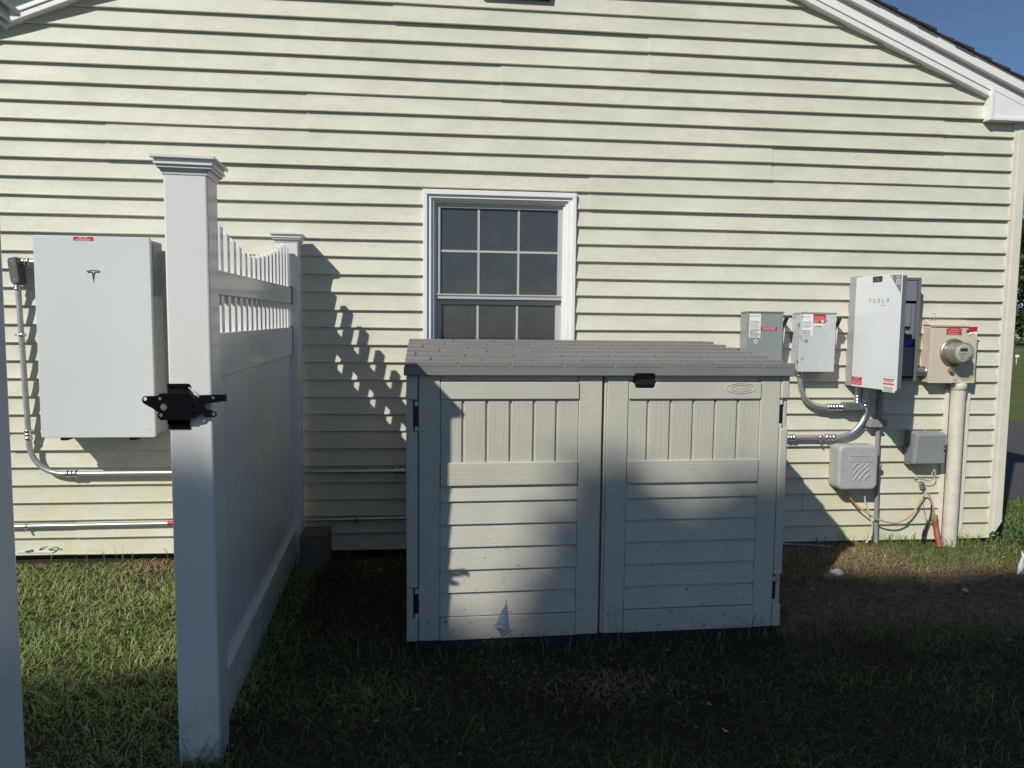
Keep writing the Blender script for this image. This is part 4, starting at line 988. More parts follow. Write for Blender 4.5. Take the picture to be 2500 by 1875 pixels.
l__.new(fz_.outputs[0], mx_.inputs[0]); l__.new(tb.outputs[0], mx_.inputs[1]); l__.new(gb.outputs[0], mx_.inputs[2]); l__.new(mx_.outputs[0], n_['Material Output'].inputs['Surface'])
glm = M(); glm._lathe((ctr_.x, -.113, ctr_.z), [(.077, 0), (.074, .012), (.073, .092), (.069, .103), (.060, .109), (.0, .1095)], (0, -1, 0), 40)
glm.v = glm.v; glm.build('glass_dome', gl_m, mt_)
inn = M(); inn._lathe((ctr_.x, -.113, ctr_.z), [(.067, .0), (.067, .085), (.064, .088), (.0, .0885)], (0, -1, 0), 36)
ib = inn.build('register', mat('meter_body', (.24, .24, .225), .45, var=.03), mt_)
yq = -.113-.0885
df = M(); df._lathe((ctr_.x, yq, ctr_.z), [(.058, 0), (.058, .002), (.056, .003), (.0, .0031)], (0, -1, 0), 32); df.build('dial_face', mat('dial_plate', (.50, .50, .48), .4), ib)
yq -= .0033
dm = M().box(ctr_.x-.030, ctr_.x+.022, yq-.0012, yq+.002, ctr_.z+.012, ctr_.z+.033); dm.build('display', MAT['black_ink'], ib)
dm = M(); print_lines(dm, ctr_.x-.040, ctr_.x+.03, [ctr_.z+.001, ctr_.z-.006], yq, .003, 4); print_lines(dm, ctr_.x-.026, ctr_.x+.0, [ctr_.z-.016, ctr_.z-.022, ctr_.z-.036], yq, .003, 5); print_lines(dm, ctr_.x-.02, ctr_.x+.02, [ctr_.z+.042], yq, .003, 5)
dm.build('print', MAT['grey_ink'], ib)
dm = M(); dm._lathe((ctr_.x+.042, yq, ctr_.z-.026), [(.014, 0), (.013, .006), (.006, .008)], (0, -1, 0), 14); dm._lathe((ctr_.x+.018, yq, ctr_.z-.048), [(.010, 0), (.009, .005), (.004, .006)], (0, -1, 0), 12)
dm.build('port', MAT['grey_ink'], ib, split=True)
def mlab(pa, pb, mt): 
    a, b = gz(pa, .101), gz(pb, .101); return M().poly(rrect(a[0], b[0], b[1], a[1], .0015), -.1012, -.0995).build('sticker', mt, mcv), a, b
k, a, b = mlab((1400, 803), (1593, 901), MAT['red']); c = (a[0]+b[0])/2; wv = b[0]-a[0]
lettering('WARNING', MAT['white_ink'], k, loc(mt_, (c, -.1018, a[1]*.80+b[1]*.20)), (1, 0, 0), (0, 0, 1), wv*.60, .0065)
lettering('THREE POWER SOURCES', MAT['white_ink'], k, loc(mt_, (c, -.1018, a[1]*.52+b[1]*.48)), (1, 0, 0), (0, 0, 1), wv*.84, .0055)
pm = M(); print_lines(pm, a[0]+.005, b[0]-.005, [a[1]*(1-f)+b[1]*f for f in (.72, .88)], -.1014, .0015, 3)
for xx in (a[0]+.009, b[0]-.009): pm.poly([(xx-.005, a[1]-.0075), (xx+.005, a[1]-.0075), (xx, a[1]-.001)], -.1016, -.1005)
pm.build('print', MAT['white_ink'], k)
ct = [at(zG(*p), d) for p, d in (((1655, 838), .106), ((1690, 812), .103), ((1795, 800), .101), ((1798, 848), .101), ((1700, 850), .108), ((1662, 850), .112))]
M().add(ct+[q+Vector((0, .001, 0)) for q in ct], [(0, 1, 2, 3, 4, 5), (11, 10, 9, 8, 7, 6)]).build('peeling_sticker', MAT['red'], mcv)
ct = [at(zG(*p), d) for p, d in (((1700, 862), .101), ((1795, 855), .101), ((1798, 905), .101), ((1720, 872), .104), ((1705, 905), .108), ((1690, 890), .108))]
M().add(ct+[q+Vector((0, .001, 0)) for q in ct], [(0, 1, 2, 3, 4, 5), (11, 10, 9, 8, 7, 6)]).build('sticker_backing', MAT['white_ink'], mcv)
kl = at(zG(1465, 1355), .125); kk = M(); kk._lathe((kl.x-.012, -.12, kl.z), [(.011, 0), (.013, .008), (.013, .024), (.009, .03)], (1, .0, .1), 14); kk._lathe((kl.x, -.105, kl.z-.002), [(.013, 0), (.014, .02), (.009, .028)], (0, -1, 0), 14)
kk.build('lock', MAT['brass'], mt_)
tg = at(zG(1492, 1485), .112); tgm = M().hexa([(tg.x-.012, -.113, tg.z-.018), (tg.x+.014, -.109, tg.z-.022), (tg.x+.014, -.107, tg.z-.022), (tg.x-.012, -.111, tg.z-.018), (tg.x-.010, -.116, tg.z+.012), (tg.x+.015, -.112, tg.z+.009), (tg.x+.015, -.110, tg.z+.009), (tg.x-.010, -.114, tg.z+.012)])
tgm.tube(smooth_path([kl+Vector((0, -.01, -.01)), tg+Vector((.022, -.006, .004)), tg+Vector((.018, -.004, -.024)), tg+Vector((-.004, 0, -.012))], 4), .001, 6)
tgm.build('seal_tag', MAT['white_cable'], mt_)
nz0 = at(zG(1060, 1378), .06); npm = M(); npm.tube([(ex1-.002, -.06, nz0.z), (mx0+.012, -.06, nz0.z)], .0265, 18); npm._lathe((mx0-.012, -.06, nz0.z), [(.028, 0), (.036, .003), (.036, .010), (.031, .016)], (1, 0, 0), 18)
tag(npm.build('conduit_nipple', MAT['cast']), 'short fat metal pipe joining the open enclosure to the tan meter box', 'pipe fitting')

# service riser under the meter
rzx = [(at(zU(1612, 300), .065)), at(zU(1545, 1560), .065)]
rsx = .5*(rzx[0].x+rzx[1].x)
rp = thing('service_riser', 'thick cream pipe running down from the meter box to the ground', 'pipe', (rsx, -.06, .03))
M().tube([(rsx, -.062, -.1), (rsx, -.062, mz0+.002)], .0445, 24).build('pipe', MAT['cream_pipe'], rp)
zc_ = at(zU(1610, 165), .065).z; M()._lathe((rsx, -.062, zc_-.02), [(.045, 0), (.049, .002), (.049, mz0-zc_+.015), (.045, mz0-zc_+.018)], (0, 0, 1), 24).build('coupling', MAT['cream_pipe'], rp)

# ------------------------------------------------------------------ conduits on the right
rc = .0165; DR = .06
swc = thing('switch_conduit', 'galvanized conduit curving from the pale switch box to a junction fitting', 'conduit', (2.4, 0, .9))
pts = [at(zU(*p), DR) for p in ((192, 40), (196, 120), (206, 190), (232, 252), (278, 302), (335, 332), (400, 343), (470, 346), (560, 347))]
pts[0].z = zlo2-.002
M().tube(smooth_path(pts, 4), rc, 14).build('pipe', MAT['steel'], swc)
m_ = M(); coupling(m_, pts[0]+Vector((0, 0, -.014)), (0, 0, 1), rc, .035); m_.build('coupling', MAT['chrome'], swc)
for px in (470, 545): m_ = M(); coupling(m_, at(zU(px, 346), DR), (1, 0, -.02), rc, .05); m_.build('coupling', MAT['chrome'], swc)
a = at(zU(622, 343), .09); b = at(zU(745, 343), .09)
conduit_body(swc, (a.x, a.z), (b.x, b.z), .052, -.065, .06)
u0_ = at(zU(712, 300), DR); M().tube([u0_, (u0_.x, -DR, ez0+.01)], .015, 12).build('pipe', MAT['steel'], swc)
m_ = M(); coupling(m_, at(zU(712, 275), DR), (0, 0, 1), .015, .05); m_.build('coupling', MAT['chrome'], swc)
loc_ = thing('looping_conduit', 'galvanized conduit leaving behind the shed and bending up to the open enclosure', 'conduit', (2.4, 0, .7))
pl_ = [at(zU(*p), .05) for p in ((84, 620), (300, 620), (500, 618), (590, 606), (670, 570), (735, 505), (775, 430), (785, 360), (786, 290), (786, 180))]
pl_[0].x = 1.72; z_ = (pl_[1].z+pl_[2].z)/2; pl_[0].z = pl_[1].z = pl_[2].z = z_
pl_[-1].z = ez0+.01
M().tube(smooth_path(pl_, 5), rc, 14).build('pipe', MAT['steel'], loc_)
for px, ln in ((110, .05), (463, .06)): m_ = M(); coupling(m_, (at(zU(px, 620), .05).x, -.05, z_), (1, 0, 0), rc, ln); m_.build('coupling', MAT['chrome'], loc_)
m_ = M(); strap(m_, (at(zU(378, 620), .05).x, -.05, z_), (1, 0, 0), rc); m_.build('strap', MAT['chrome'], loc_)
m_ = M(); coupling(m_, at(zU(786, 300), .05), (0, 0, 1), rc, .06); m_.build('coupling', MAT['chrome'], loc_)
dk = thing('grounding_pipe', 'grey plastic pipe with an angular fitting running from the enclosure to the ground', 'pipe', (2.9, 0, .03))
a = at(zU(920, 215), .03); b = at(zU(905, 460), .03); M().tube([(a.x, -.03, ez0+.01), (a.x, -.03, b.z)], .0165, 14).build('pipe', MAT['pvc_grey'], dk)
fa_ = [at(zU(*p), .055) for p in ((795, 522), (800, 495), (830, 455), (880, 462), (925, 512), (905, 524))]
M().poly([(q.x, q.z) for q in fa_], -.085, -.03).build('fitting', MAT['pvc_grey'], dk, bevel=.003)
f0, f1 = at(zU(868, 455), .03), at(zU(962, 518), .03); M().box(f0.x, f1.x, -.055, -.012, f1.z, f0.z).build('junction_box', MAT['pvc_grey'], dk, bevel=.003)
pt_, pb_ = at(zU(897, 530), .045), at(zU(880, 1570), .045); px_ = .5*(pt_.x+pb_.x)
M().tube([(pt_.x, -.045, pt_.z), (pb_.x, -.045, 0)], .0135, 14).build('pipe', MAT['pvc_grey'], dk)

# ------------------------------------------------------------------ telecom boxes
a, b = at(zU(553, 690), .14), at(zU(893, 1095), .14)
tb_ = thing('telecom_box', 'light grey rounded cable box with slanted ribs on its lid', 'utility box', ((a.x+b.x)/2, -.03, b.z))
tx0, tx1, tz0, tz1 = a.x, b.x, b.z, a.z
M().poly(rrect(tx0+.004, tx1-.002, tz0+.004, tz1-.004, .03, 6), -.085, -.012).build('base', MAT['telecom'], tb_, bevel=.004)
tl = M().poly(rrect(tx0, tx1, tz0, tz1, .044, 7), -.14, -.078).build('lid', MAT['telecom'], tb_, bevel=.02, seg=5)
def uz(p, d=.141): q = at(zU(*p), d); return q.x, q.z
rb = M()
for p, q, s in (((668, 905), (722, 850), 0), ((668, 962), (776, 852), 1), ((672, 1012), (824, 852), 1), ((716, 1014), (828, 892), 1), ((768, 1012), (828, 950), 1)):
    A, B = uz(p), uz(q); mid = ((A[0]+B[0])/2-.006, (A[1]+B[1])/2+.004)
    rb.tube(smooth_path([(A[0], -.1395, A[1]), (mid[0], -.141, mid[1]), (B[0], -.1395, B[1])], 5), [.001]+[.0046]*9+[.001], 8)
rb.build('rib', MAT['telecom'], tl)
A, B = uz((645, 838)), uz((852, 782)); fr_ = M().poly(rrect(A[0], B[0], A[1], B[1], .004), -.143, -.139, holes=[rrect(A[0]+.003, B[0]-.003, A[1]+.003, B[1]-.003, .003)])
fr_.build('name_panel', MAT['telecom'], tl)
lettering('ARRIS', MAT['telecom'], tl, loc(tb_, ((A[0]+B[0])/2, -.1412, (A[1]+B[1])/2)), (1, 0, 0), (0, 0, 1), (B[0]-A[0])*.7, .009)
hm = M()
for v in (822, 1000):
    q = uz((530, v), .11); hm.box(q[0]-.004, q[0]+.012, -.122, -.095, q[1]-.018, q[1]+.018)
hm.build('hinge', MAT['telecom'], tb_, bevel=.002, split=True)
q = uz((912, 872), .06); hs = M(); hs.box(q[0]-.014, q[0]+.008, -.075, -.062, q[1]-.02, q[1]+.012); hs._lathe((q[0]+.001, -.075, q[1]+.002), [(.006, 0), (.005, .003)], (0, -1, 0), 10)
hs.build('hasp', MAT['steel'], tb_, bevel=.001)
a, b = at(zU(1248, 575), .13), at(zU(1512, 865), .13)
cb_ = thing('cable_box', 'dark grey utility box beside the cream riser pipe', 'utility box', ((a.x+b.x)/2, -.03, b.z))
M().box(a.x-.004, b.x-.002, -.07, -.012, b.z-.008, a.z-.004).build('base', MAT['cable_grey'], cb_, bevel=.004)
cl2 = M(); cl2.hexa([(a.x, -.118, b.z), (b.x, -.118, b.z), (b.x+.002, -.06, b.z-.004), (a.x-.002, -.06, b.z-.004), (a.x+.004, -.132, a.z-.012), (b.x-.004, -.132, a.z-.012), (b.x, -.06, a.z), (a.x, -.06, a.z)])
cl2.build('lid', MAT['cable_grey'], cb_, bevel=.012, seg=4)
tb2 = at(zU(1330, 553), .03); M().box(tb2.x-.012, tb2.x+.010, -.022, -.016, a.z-.01, tb2.z+.006).build('mounting_tab', MAT['cable_grey'], cb_, bevel=.001)
hh = M(); hh.box(a.x-.010, a.x-.002, -.085, -.03, b.z+.01, a.z-.02); hh.box(a.x-.022, a.x-.009, -.05, -.02, (a.z+b.z)/2-.008, (a.z+b.z)/2+.012); hh.build('hinge', MAT['battery_dark'], cb_, bevel=.003, split=True)
sc = M()
for v in (700, 735): q = uz((1503, v), .132); sc._lathe((q[0]-.004, -.128, q[1]), [(.005, 0), (.004, .005)], (0, -1, 0), 8)
sc.build('screw', MAT['black_plastic'], cb_, split=True)
# cables
cp_ = [at(zU(*p), d) for p, d in (((590, 1085), .07), ((640, 1155), .06), ((710, 1235), .06), ((820, 1312), .085), ((930, 1368), .09), ((1040, 1390), .085), ((1120, 1370), .08), ((1190, 1322), .07), ((1250, 1240), .06), ((1290, 1165), .06), ((1328, 1122), .055), ((1358, 1140), .055), ((1385, 1210), .055), ((1404, 1290), .055), ((1408, 1335), .055))]
sp1 = smooth_path(cp_, 6)
tc = thing('cable', 'tan and orange cable looping from the telecom box to the red pipe', 'cable', (2.9, -.05, .3))
M().tube(sp1[:14], .0062, 8).build('orange_jacket', MAT['orange_cable'], tc); M().tube(sp1[13:], .0058, 8).build('tan_jacket', MAT['tan_cable'], tc)
wc = M().tube(smooth_path([at(zU(*p), .07) for p in ((772, 1095), (782, 1190), (800, 1250), (825, 1320), (845, 1395), (842, 1470), (822, 1530), (788, 1568))], 5), .0048, 8)
tag(wc.build('white_cable', MAT['white_cable']), 'dirty white cable hanging from the telecom box to the ground', 'cable')
gc = M(); gc.tube(smooth_path([at(zU(*p), d) for p, d in (((1402, 905), .07), ((1385, 945), .06), ((1355, 972), .05), ((1290, 962), .045), ((1222, 968), .04), ((1262, 992), .045), ((1330, 1018), .055), ((1390, 1005), .06), ((1412, 955), .07), ((1410, 905), .075))], 5), .0028, 8)
tag(gc.build('looped_wire', MAT['white_cable']), 'thin pale wire looped under the dark grey cable box', 'wire')
gk = M(); q = at(zU(1300, 1050), .045); gk.box(q.x-.017, q.x+.017, -.05, -.03, q.z-.004, q.z+.006); gk.box(q.x-.006, q.x+.004, -.055, -.022, q.z-.026, q.z+.022); gk.tube([(q.x-.018, -.045, q.z-.012), (q.x+.02, -.045, q.z-.016)], .005, 8)
gk.tube(smooth_path([at(zU(*p), .04) for p in ((1305, 1060), (1312, 1120), (1302, 1190), (1308, 1250), (1325, 1320), (1330, 1400), (1322, 1470))], 5), .0022, 6)
tag(gk.build('ground_clamp', MAT['cast']), 'small metal clamp and thin ground wire on the siding above the grass', 'clamp')
rpp = thing('red_pipe', 'short red plastic pipe standing in the grass beside the cream riser', 'pipe', (3.2, -.06, .03))
rpt = smooth_path([at(zU(*p), d) for p, d in (((1412, 1385), .055), ((1420, 1430), .06), ((1432, 1500), .08), ((1448, 1575), .10), ((1452, 1610), .11))], 5)
M().tube(rpt, .0185, 14).build('pipe', MAT['red_pipe'], rpp)
M()._lathe(at(zU(1408, 1340), .055), [(.017, -.035), (.021, -.03), (.021, .012), (.012, .02)], (-.08, 0, 1), 14).build('collar', MAT['rust'], rpp)
stk = M().tube(smooth_path([at(zU(*p), .06) for p in ((1345, 1360), (1338, 1400), (1318, 1450), (1300, 1520), (1292, 1570))], 4), [.003]*4+[.006]*4+[.009]*4+[.006]*4+[.005], 8)
stk.tube(smooth_path([at(zU(*p), .05) for p in ((1378, 1225), (1374, 1300), (1352, 1390), (1335, 1450), (1322, 1520))], 4), .004, 6)
tag(stk.build('black_stub', MAT['black_plastic']), 'black taped cable end standing in the grass by the red pipe', 'cable')

# ------------------------------------------------------------------ small things on the ground
def flag(p_top, p_left, p_bot, p_right, p_fold, d, lab, wire_pts):
    t = thing('marker_flag', lab, 'flag', at(p_bot, d)*1)
    t.location.z = .03
    a, l, b_, r_, f = at(p_top, d), at(p_left, d+.02), at(p_bot, d), at(p_right, d-.02), at(p_fold, d+.035)
    n_ = M()
    def tri_(p, q, s, k=6):                         # slightly billowed triangle
        vs_ = []; idx = {}; fs_ = []
        for i in range(k+1):
            for j in range(k+1-i):
                u, v = i/k, j/k; w_ = 1-u-v; P = p*w_+q*u+s*v; P = P+Vector((0, -.012*math.sin(math.pi*min(1, 3*u*w_+3*v*w_)) - .004*math.sin(9*u+5*v), 0)); idx[i, j] = len(vs_); vs_.append(P)
        for i in range(k):
            for j in range(k-i):
                fs_.append((idx[i, j], idx[i+1, j], idx[i, j+1]))
                if i+j < k-1: fs_.append((idx[i+1, j], idx[i+1, j+1], idx[i, j+1]))
        n_.add(vs_, fs_, True)
    tri_(a, l, f); tri_(a, f, r_); tri_(l, b_, f); tri_(f, b_, r_)
    c = n_.build('cloth', MAT['flag'], t); s = c.modifiers.new('thick', 'SOLIDIFY'); s.thickness = .0006
    w_ = [at(q, d+.012) for q in wire_pts]; w_.append(Vector((w_[-1].x, w_[-1].y, -.03)))
    M().tube([a]+w_, .0014, 6).build('wire', MAT['wire'], t)
flag(zS3(1132, 1048), zS3(1018, 1290), zS3(1100, 1395), zS3(1166, 1355), zS3(1098, 1300), 1.52, 'small white marker flag standing in front of the shed door', [zS3(1110, 1250), zS3(1086, 1400)])
flag(zF(2180, 460), zF(2092, 790), zF(2280, 800), zF(2300, 740), zF(2190, 735), .62, 'white marker flag at the right edge of the photo', [zF(2185, 600), zF(2200, 900)])
a, b = ground(z7(335, 1140), .045), ground(z7(705, 1161), .04)
tag(M().tube([a, (a+b)/2+Vector((0, 0, .004)), b], .007, 10).build('thin_pipe', MAT['white_cable']), 'thin white plastic pipe lying on the ground by the wall', 'pipe')
def pebble(p, rx_, rz_, lab):
    c = ground(p, .04); bm = bmesh.new(); bmesh.ops.create_icosphere(bm, subdivisions=3, radius=1)
    for v in bm.verts:
        k = 1+.16*math.sin(v.co.x*3.1+1)+.12*math.sin(v.co.y*4.3)+.1*math.sin(v.co.z*5); v.co = Vector((v.co.x*rx_*k, v.co.y*rx_*.8*k, v.co.z*rz_*k))+c+Vector((0, 0, rz_*.3))
    mm = M().add([v.co for v in bm.verts], [[v.index for v in f.verts] for f in bm.faces], True); bm.free()
    tag(mm.build('stone', MAT['stone']), lab, 'stone')
pebble(z7(735, 1360), .038, .02, 'flat pale stone lying on the dark soil right of the shed')
pebble(zF(1505, 950), .016, .012, 'tiny pale pebble on the soil in front of the utility boxes')

# ------------------------------------------------------------------ grass
def unit_blades(x, y, z0, hgt, wid, lean, ang, bend):
    # each blade: a bent strip of two quads and a tip
    n = len(x); ca, sa = np.cos(ang), np.sin(ang); px_, py_ = -sa, ca
    lv = [(0, 0, 1.0), (.45, .22, .85), (.8, .62, .55), (1.0, 1.0, .05)]
    V = np.zeros((n, 8, 3))
    for i, (hh_, rr_, ww_) in enumerate(lv):
        r_ = rr_*lean*hgt; z_ = z0 + hgt*hh_*np.sqrt(np.clip(1-(lean*rr_*.55)**2, .06, 1)) - bend*hgt*rr_**2
        for s_, q in ((-1, 0), (1, 1)):
            V[:, i*2+q, 0] = x + ca*r_ + px_*wid*ww_*s_*.5; V[:, i*2+q, 1] = y + sa*r_ + py_*wid*ww_*s_*.5; V[:, i*2+q, 2] = np.maximum(z_, z0+.001)
    Fq = np.array([(0, 1, 3, 2), (2, 3, 5, 4), (4, 5, 7, 6)])
    F_ = (np.arange(n)[:, None, None]*8 + Fq[None]).reshape(-1, 4)
    return V.reshape(-1, 3), F_
def blades(name, x, y, hgt, wid, lean, tint, material, lab):
    n = len(x); ang = rng.uniform(0, 2*np.pi, n)
    z0 = np.array([ground_z(a_, b_) for a_, b_ in zip(x, y)])-.006; V, F_ = unit_blades(x, y, z0, hgt, wid, lean, ang, rng.uniform(0, .55, n))
    me = bpy.data.meshes.new(name); me.vertices.add(len(V)); me.vertices.foreach_set('co', V.ravel())
    me.loops.add(F_.size); me.loops.foreach_set('vertex_index', F_.ravel().astype(np.int32)); me.polygons.add(len(F_))
    me.polygons.foreach_set('loop_start', np.arange(0, F_.size, 4, dtype=np.int32)); me.polygons.foreach_set('loop_total', np.full(len(F_), 4, np.int32))
    me.update(); me.validate()
    at_ = me.attributes.new('tint', 'FLOAT', 'POINT'); at_.data.foreach_set('value', np.repeat(tint, 8).astype(np.float32))
    me.materials.append(material); o = bpy.data.objects.new(name, me); C.objects.link(o); o['kind'] = 'stuff'; o['label'] = lab; return o
def vnoise(x, y, s, seed):
    r_ = np.random.default_rng(seed); k = r_.uniform(-1, 1, (6, 2))*s*2; p = r_.uniform(0, 6.3, 6)
    return sum(np.sin(x*k[i, 0]+y*k[i, 1]+p[i]) for i in range(6))/6
def sstep(e0, e1, v): t = np.clip((v-e0)/(e1-e0), 0, 1); return t*t*(3-2*t)
def bare(x, y):                                    # 0 = turf, 1 = dead or bare
    b = np.zeros_like(x)
    b = np.maximum(b, sstep(1.62, 1.85, x+.08*vnoise(x, y, 6, 1))*sstep(-1.45, -1.15, y+.10*vnoise(x, y, 5, 2)-.04*(x-2))*sstep(3.75, 3.3, x)*(1-sstep(-.62, -.42, y+.06*vnoise(x, y, 7, 31))*sstep(2.78, 2.98, x+.05*vnoise(x, y, 6, 32))))
    b = np.maximum(b, .75*np.exp(-(((x-.66)/.26)**2+((y+1.76)/.13)**2))+.0)
    b = np.maximum(b, .95*sstep(-1.95, -1.75, x)*sstep(-1.0, -1.35, x)*sstep(-.42, -.22, y+.05*vnoise(x, y, 8, 3)))
    b = np.maximum(b, .30*sstep(.25, .6, vnoise(x, y, 2.6, 5)))
    return b
HT_X0, HT_X1 = 1.0, 2.0
def scatter(n, x0_, x1_, y0_, y1_): return rng.uniform(x0_, x1_, n), rng.uniform(y0_, y1_, n)
def keep(x, y):
    k = ~((x > -.20) & (x < 1.66) & (y > -1.36+.03*(x)) & (y < -.12)) & (y < .05+.0*x)
    k &= ~((y > -.125) & (x < 2.3))
    k &= ~((x > -.24) & (x < 1.70) & (y > -1.415+.03*x) & (y < -.1))
    k |= (x > 3.88) & (y < 1.1)
    return k & ~((np.abs(x-rsx) < .05) & (np.abs(y+.06) < .05))
N = 150000
x, y = scatter(N, -3.0, 5.0, -3.2, 1.05); k = keep(x, y); x, y = x[k], y[k]
# thinner where hidden or far to the sides
bz = bare(x, y); u_ = rng.uniform(0, 1, len(x)); k = u_ > bz*.985
k &= ~((x < -.9) & (y < -2.4) & (x < -2)); gx_, gy_ = x[k], y[k]
n = len(gx_); clump = vnoise(gx_, gy_, 7, 9)
ht = rng.uniform(.026, .058, n)*(1+.35*clump)*(1+.3*(rng.uniform(0, 1, n) > .97)); wdt = rng.uniform(.0030, .0064, n)*np.where(gx_ > -.72, .72, 1)*np.where(gy_ < -1.9, .8, 1); ht *= np.where(gx_ < 2.3, sstep(-.0, -.45, gy_)*.7+.3, 1)
tint = np.clip(np.where(gx_ < -.72, .73, np.where((gx_ > 2.6) & (gy_ > -.8), .56, .27))+.25*vnoise(gx_, gy_, 2.2, 12)+.18*clump+rng.normal(0, .17, n), 0, 1)  # shade painted into the tint: darker right of the fence, lighter where sunlit
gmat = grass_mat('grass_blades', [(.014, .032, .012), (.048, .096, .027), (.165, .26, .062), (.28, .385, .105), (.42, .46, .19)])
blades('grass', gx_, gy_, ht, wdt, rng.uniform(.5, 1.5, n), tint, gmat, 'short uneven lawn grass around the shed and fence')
# dead straw on the bare patches
N = 95000
x, y = scatter(N, -2.2, 4.0, -2.1, .03); k = keep(x, y); x, y = x[k], y[k]; k = rng.uniform(0, 1, len(x)) < bare(x, y)*np.where((x > 1.6) & (y < -.68), .30, .85); x, y = x[k], y[k]; n = len(x)
smat = grass_mat('dry_blades', [(.055, .040, .027), (.17, .12, .06), (.36, .27, .13), (.52, .42, .22)], .2)
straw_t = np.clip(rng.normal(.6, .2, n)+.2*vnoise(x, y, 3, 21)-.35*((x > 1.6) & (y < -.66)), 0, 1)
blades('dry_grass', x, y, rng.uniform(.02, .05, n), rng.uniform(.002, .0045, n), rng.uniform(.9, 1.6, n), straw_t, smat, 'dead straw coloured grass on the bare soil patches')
# tall tufts that escaped the mower along the wall, post and shed
tx_, ty_ = [], []
for cx_, cy_, s_, m_n in ((-.93, -.30, .05, 60), (-.62, -.03, .12, 26), (-.30, -.03, .1, 18), (1.95, -.04, .10, 26), (2.62, -.05, .1, 22), (2.95, -.05, .12, 40), (3.12, -.06, .07, 46), (3.56, -.05, .07, 40), (3.70, -.05, .06, 16), (3.95, -.12, .12, 90), (3.40, -.10, .05, 30), (.1, -1.42, .2, 34), (.9, -1.40, .4, 52), (1.45, -1.37, .15, 26), (-.80, -2.24, .10, 40), (-.72, -1.4, .05, 30), (-.78, -.9, .05, 30), (-1.8, -.07, .35, 26), (-.79, -1.2, .02, 130)):
    tx_.append(rng.normal(cx_, s_, m_n)); ty_.append(np.minimum(rng.normal(cy_, .022 if cy_ != -1.2 else .45, m_n), .02))
tx_ = np.concatenate(tx_); ty_ = np.concatenate(ty_); n = len(tx_)
blades('tall_grass', tx_, ty_, rng.uniform(.06, .155, n), rng.uniform(.0022, .0042, n), rng.uniform(.2, .9, n), np.clip(rng.normal(.5, .2, n), 0, 1), gmat, 'taller grass blades along the wall and the shed')
# creeping weed with small round leaves at the foot of the front post, and by the corner of the house
def leafy(name, cx_, cy_, sx_, sy_, n, lab, size, hmax, seed):
    r_ = np.random.default_rng(seed); m_ = M()
    for i in range(n):
        px_, py_, pz_ = cx_+r_.normal(0, sx_), cy_+r_.normal(0, sy_), .03+abs(r_.normal(0, hmax))
        nrm = Vector((r_.normal(0, .6), r_.normal(0, .6)-.35, 1)).normalized(); a_ = nrm.orthogonal().normalized(); b_ = nrm.cross(a_); s_ = size*r_.uniform(.6, 1.3); c_ = Vector((px_, py_, pz_))
        m_.add([c_+(a_*math.cos(t_)+b_*math.sin(t_)*.8)*s_ for t_ in [2*math.pi*j/7 for j in range(7)]], [tuple(range(7))])
    o = m_.build(name, mat(name+'_leaf', (.05, .095, .028), .6, var=.35, scale=30, spec=.2)); o['label'] = lab; o['kind'] = 'stuff'
leafy('creeping_weed', -.80, -2.245, .085, .02, 60, 'low round leaved weed at the foot of the front fence post', .0085, .018, 3)
leafy('broadleaf_weed', -1.75, -.95, .34, .40, 200, 'low broad leaved weeds scattered through the sunlit lawn', .011, .022, 8)
leafy('clover', .55, -1.85, .75, .25, 420, 'clover leaves scattered through the shaded lawn in front of the shed', .008, .022, 9)
lt = M(); r9 = np.random.default_rng(19)
for i in range(70):
    lx, ly = (r9.uniform(1.8, 3.7), r9.uniform(-1.3, -.15)) if i < 45 else (r9.uniform(-2.3, 1.6), r9.uniform(-2.3, -1.45))
    th = r9.uniform(0, 6.3); s_ = r9.uniform(.008, .02); z_ = ground_z(lx, ly)+r9.uniform(.004, .025); ca, sa = math.cos(th)*s_, math.sin(th)*s_; t_ = r9.uniform(-.5, .5)*s_
    lt.add([(lx-ca, ly-sa, z_), (lx-sa*.45, ly+ca*.45, z_+t_), (lx+ca, ly+sa, z_+.003), (lx+sa*.45, ly-ca*.45, z_+t_*.4)], [(0, 1, 2, 3)])
lo_ = lt.build('leaf_litter', mat('leaf_litter', (.30, .22, .13), .7, var=.5, scale=3)); lo_['kind'] = 'stuff'; lo_['label'] = 'dry leaf scraps scattered on the soil and lawn'
cm_ = M(); ico = bmesh.new(); bmesh.ops.create_icosphere(ico, subdivisions=1, radius=1); iv = [v.co.copy() for v in ico.verts]; ifc = [tuple(v.index for v in f.verts) for f in ico.faces]; ico.free()
for i in range(900):
    cx_, cy_ = r9.uniform(1.72, 3.9), r9.uniform(-1.25, -.12); s_ = .003+.012*r9.uniform(0, 1)**4; z_ = ground_z(cx_, cy_)+s_*.3; k_ = r9.uniform(.6, 1.3, 3)
    cm_.add([(cx_+v.x*s_*k_[0]*(1+.3*math.sin(v.y*9+i)), cy_+v.y*s_*k_[1], z_+v.z*s_*.7*k_[2]) for v in iv], ifc)
co_ = cm_.build('soil_crumbs', mat('soil_crumb', (.15, .115, .085), .95, var=.5, scale=4)); co_['kind'] = 'stuff'; co_['label'] = 'crumbs of soil and grit on the bare ground'
leafy('clover_patch', 4.05, -.05, .14, .16, 900, 'low leafy clump growing at the corner of the house', .009, .03, 4)

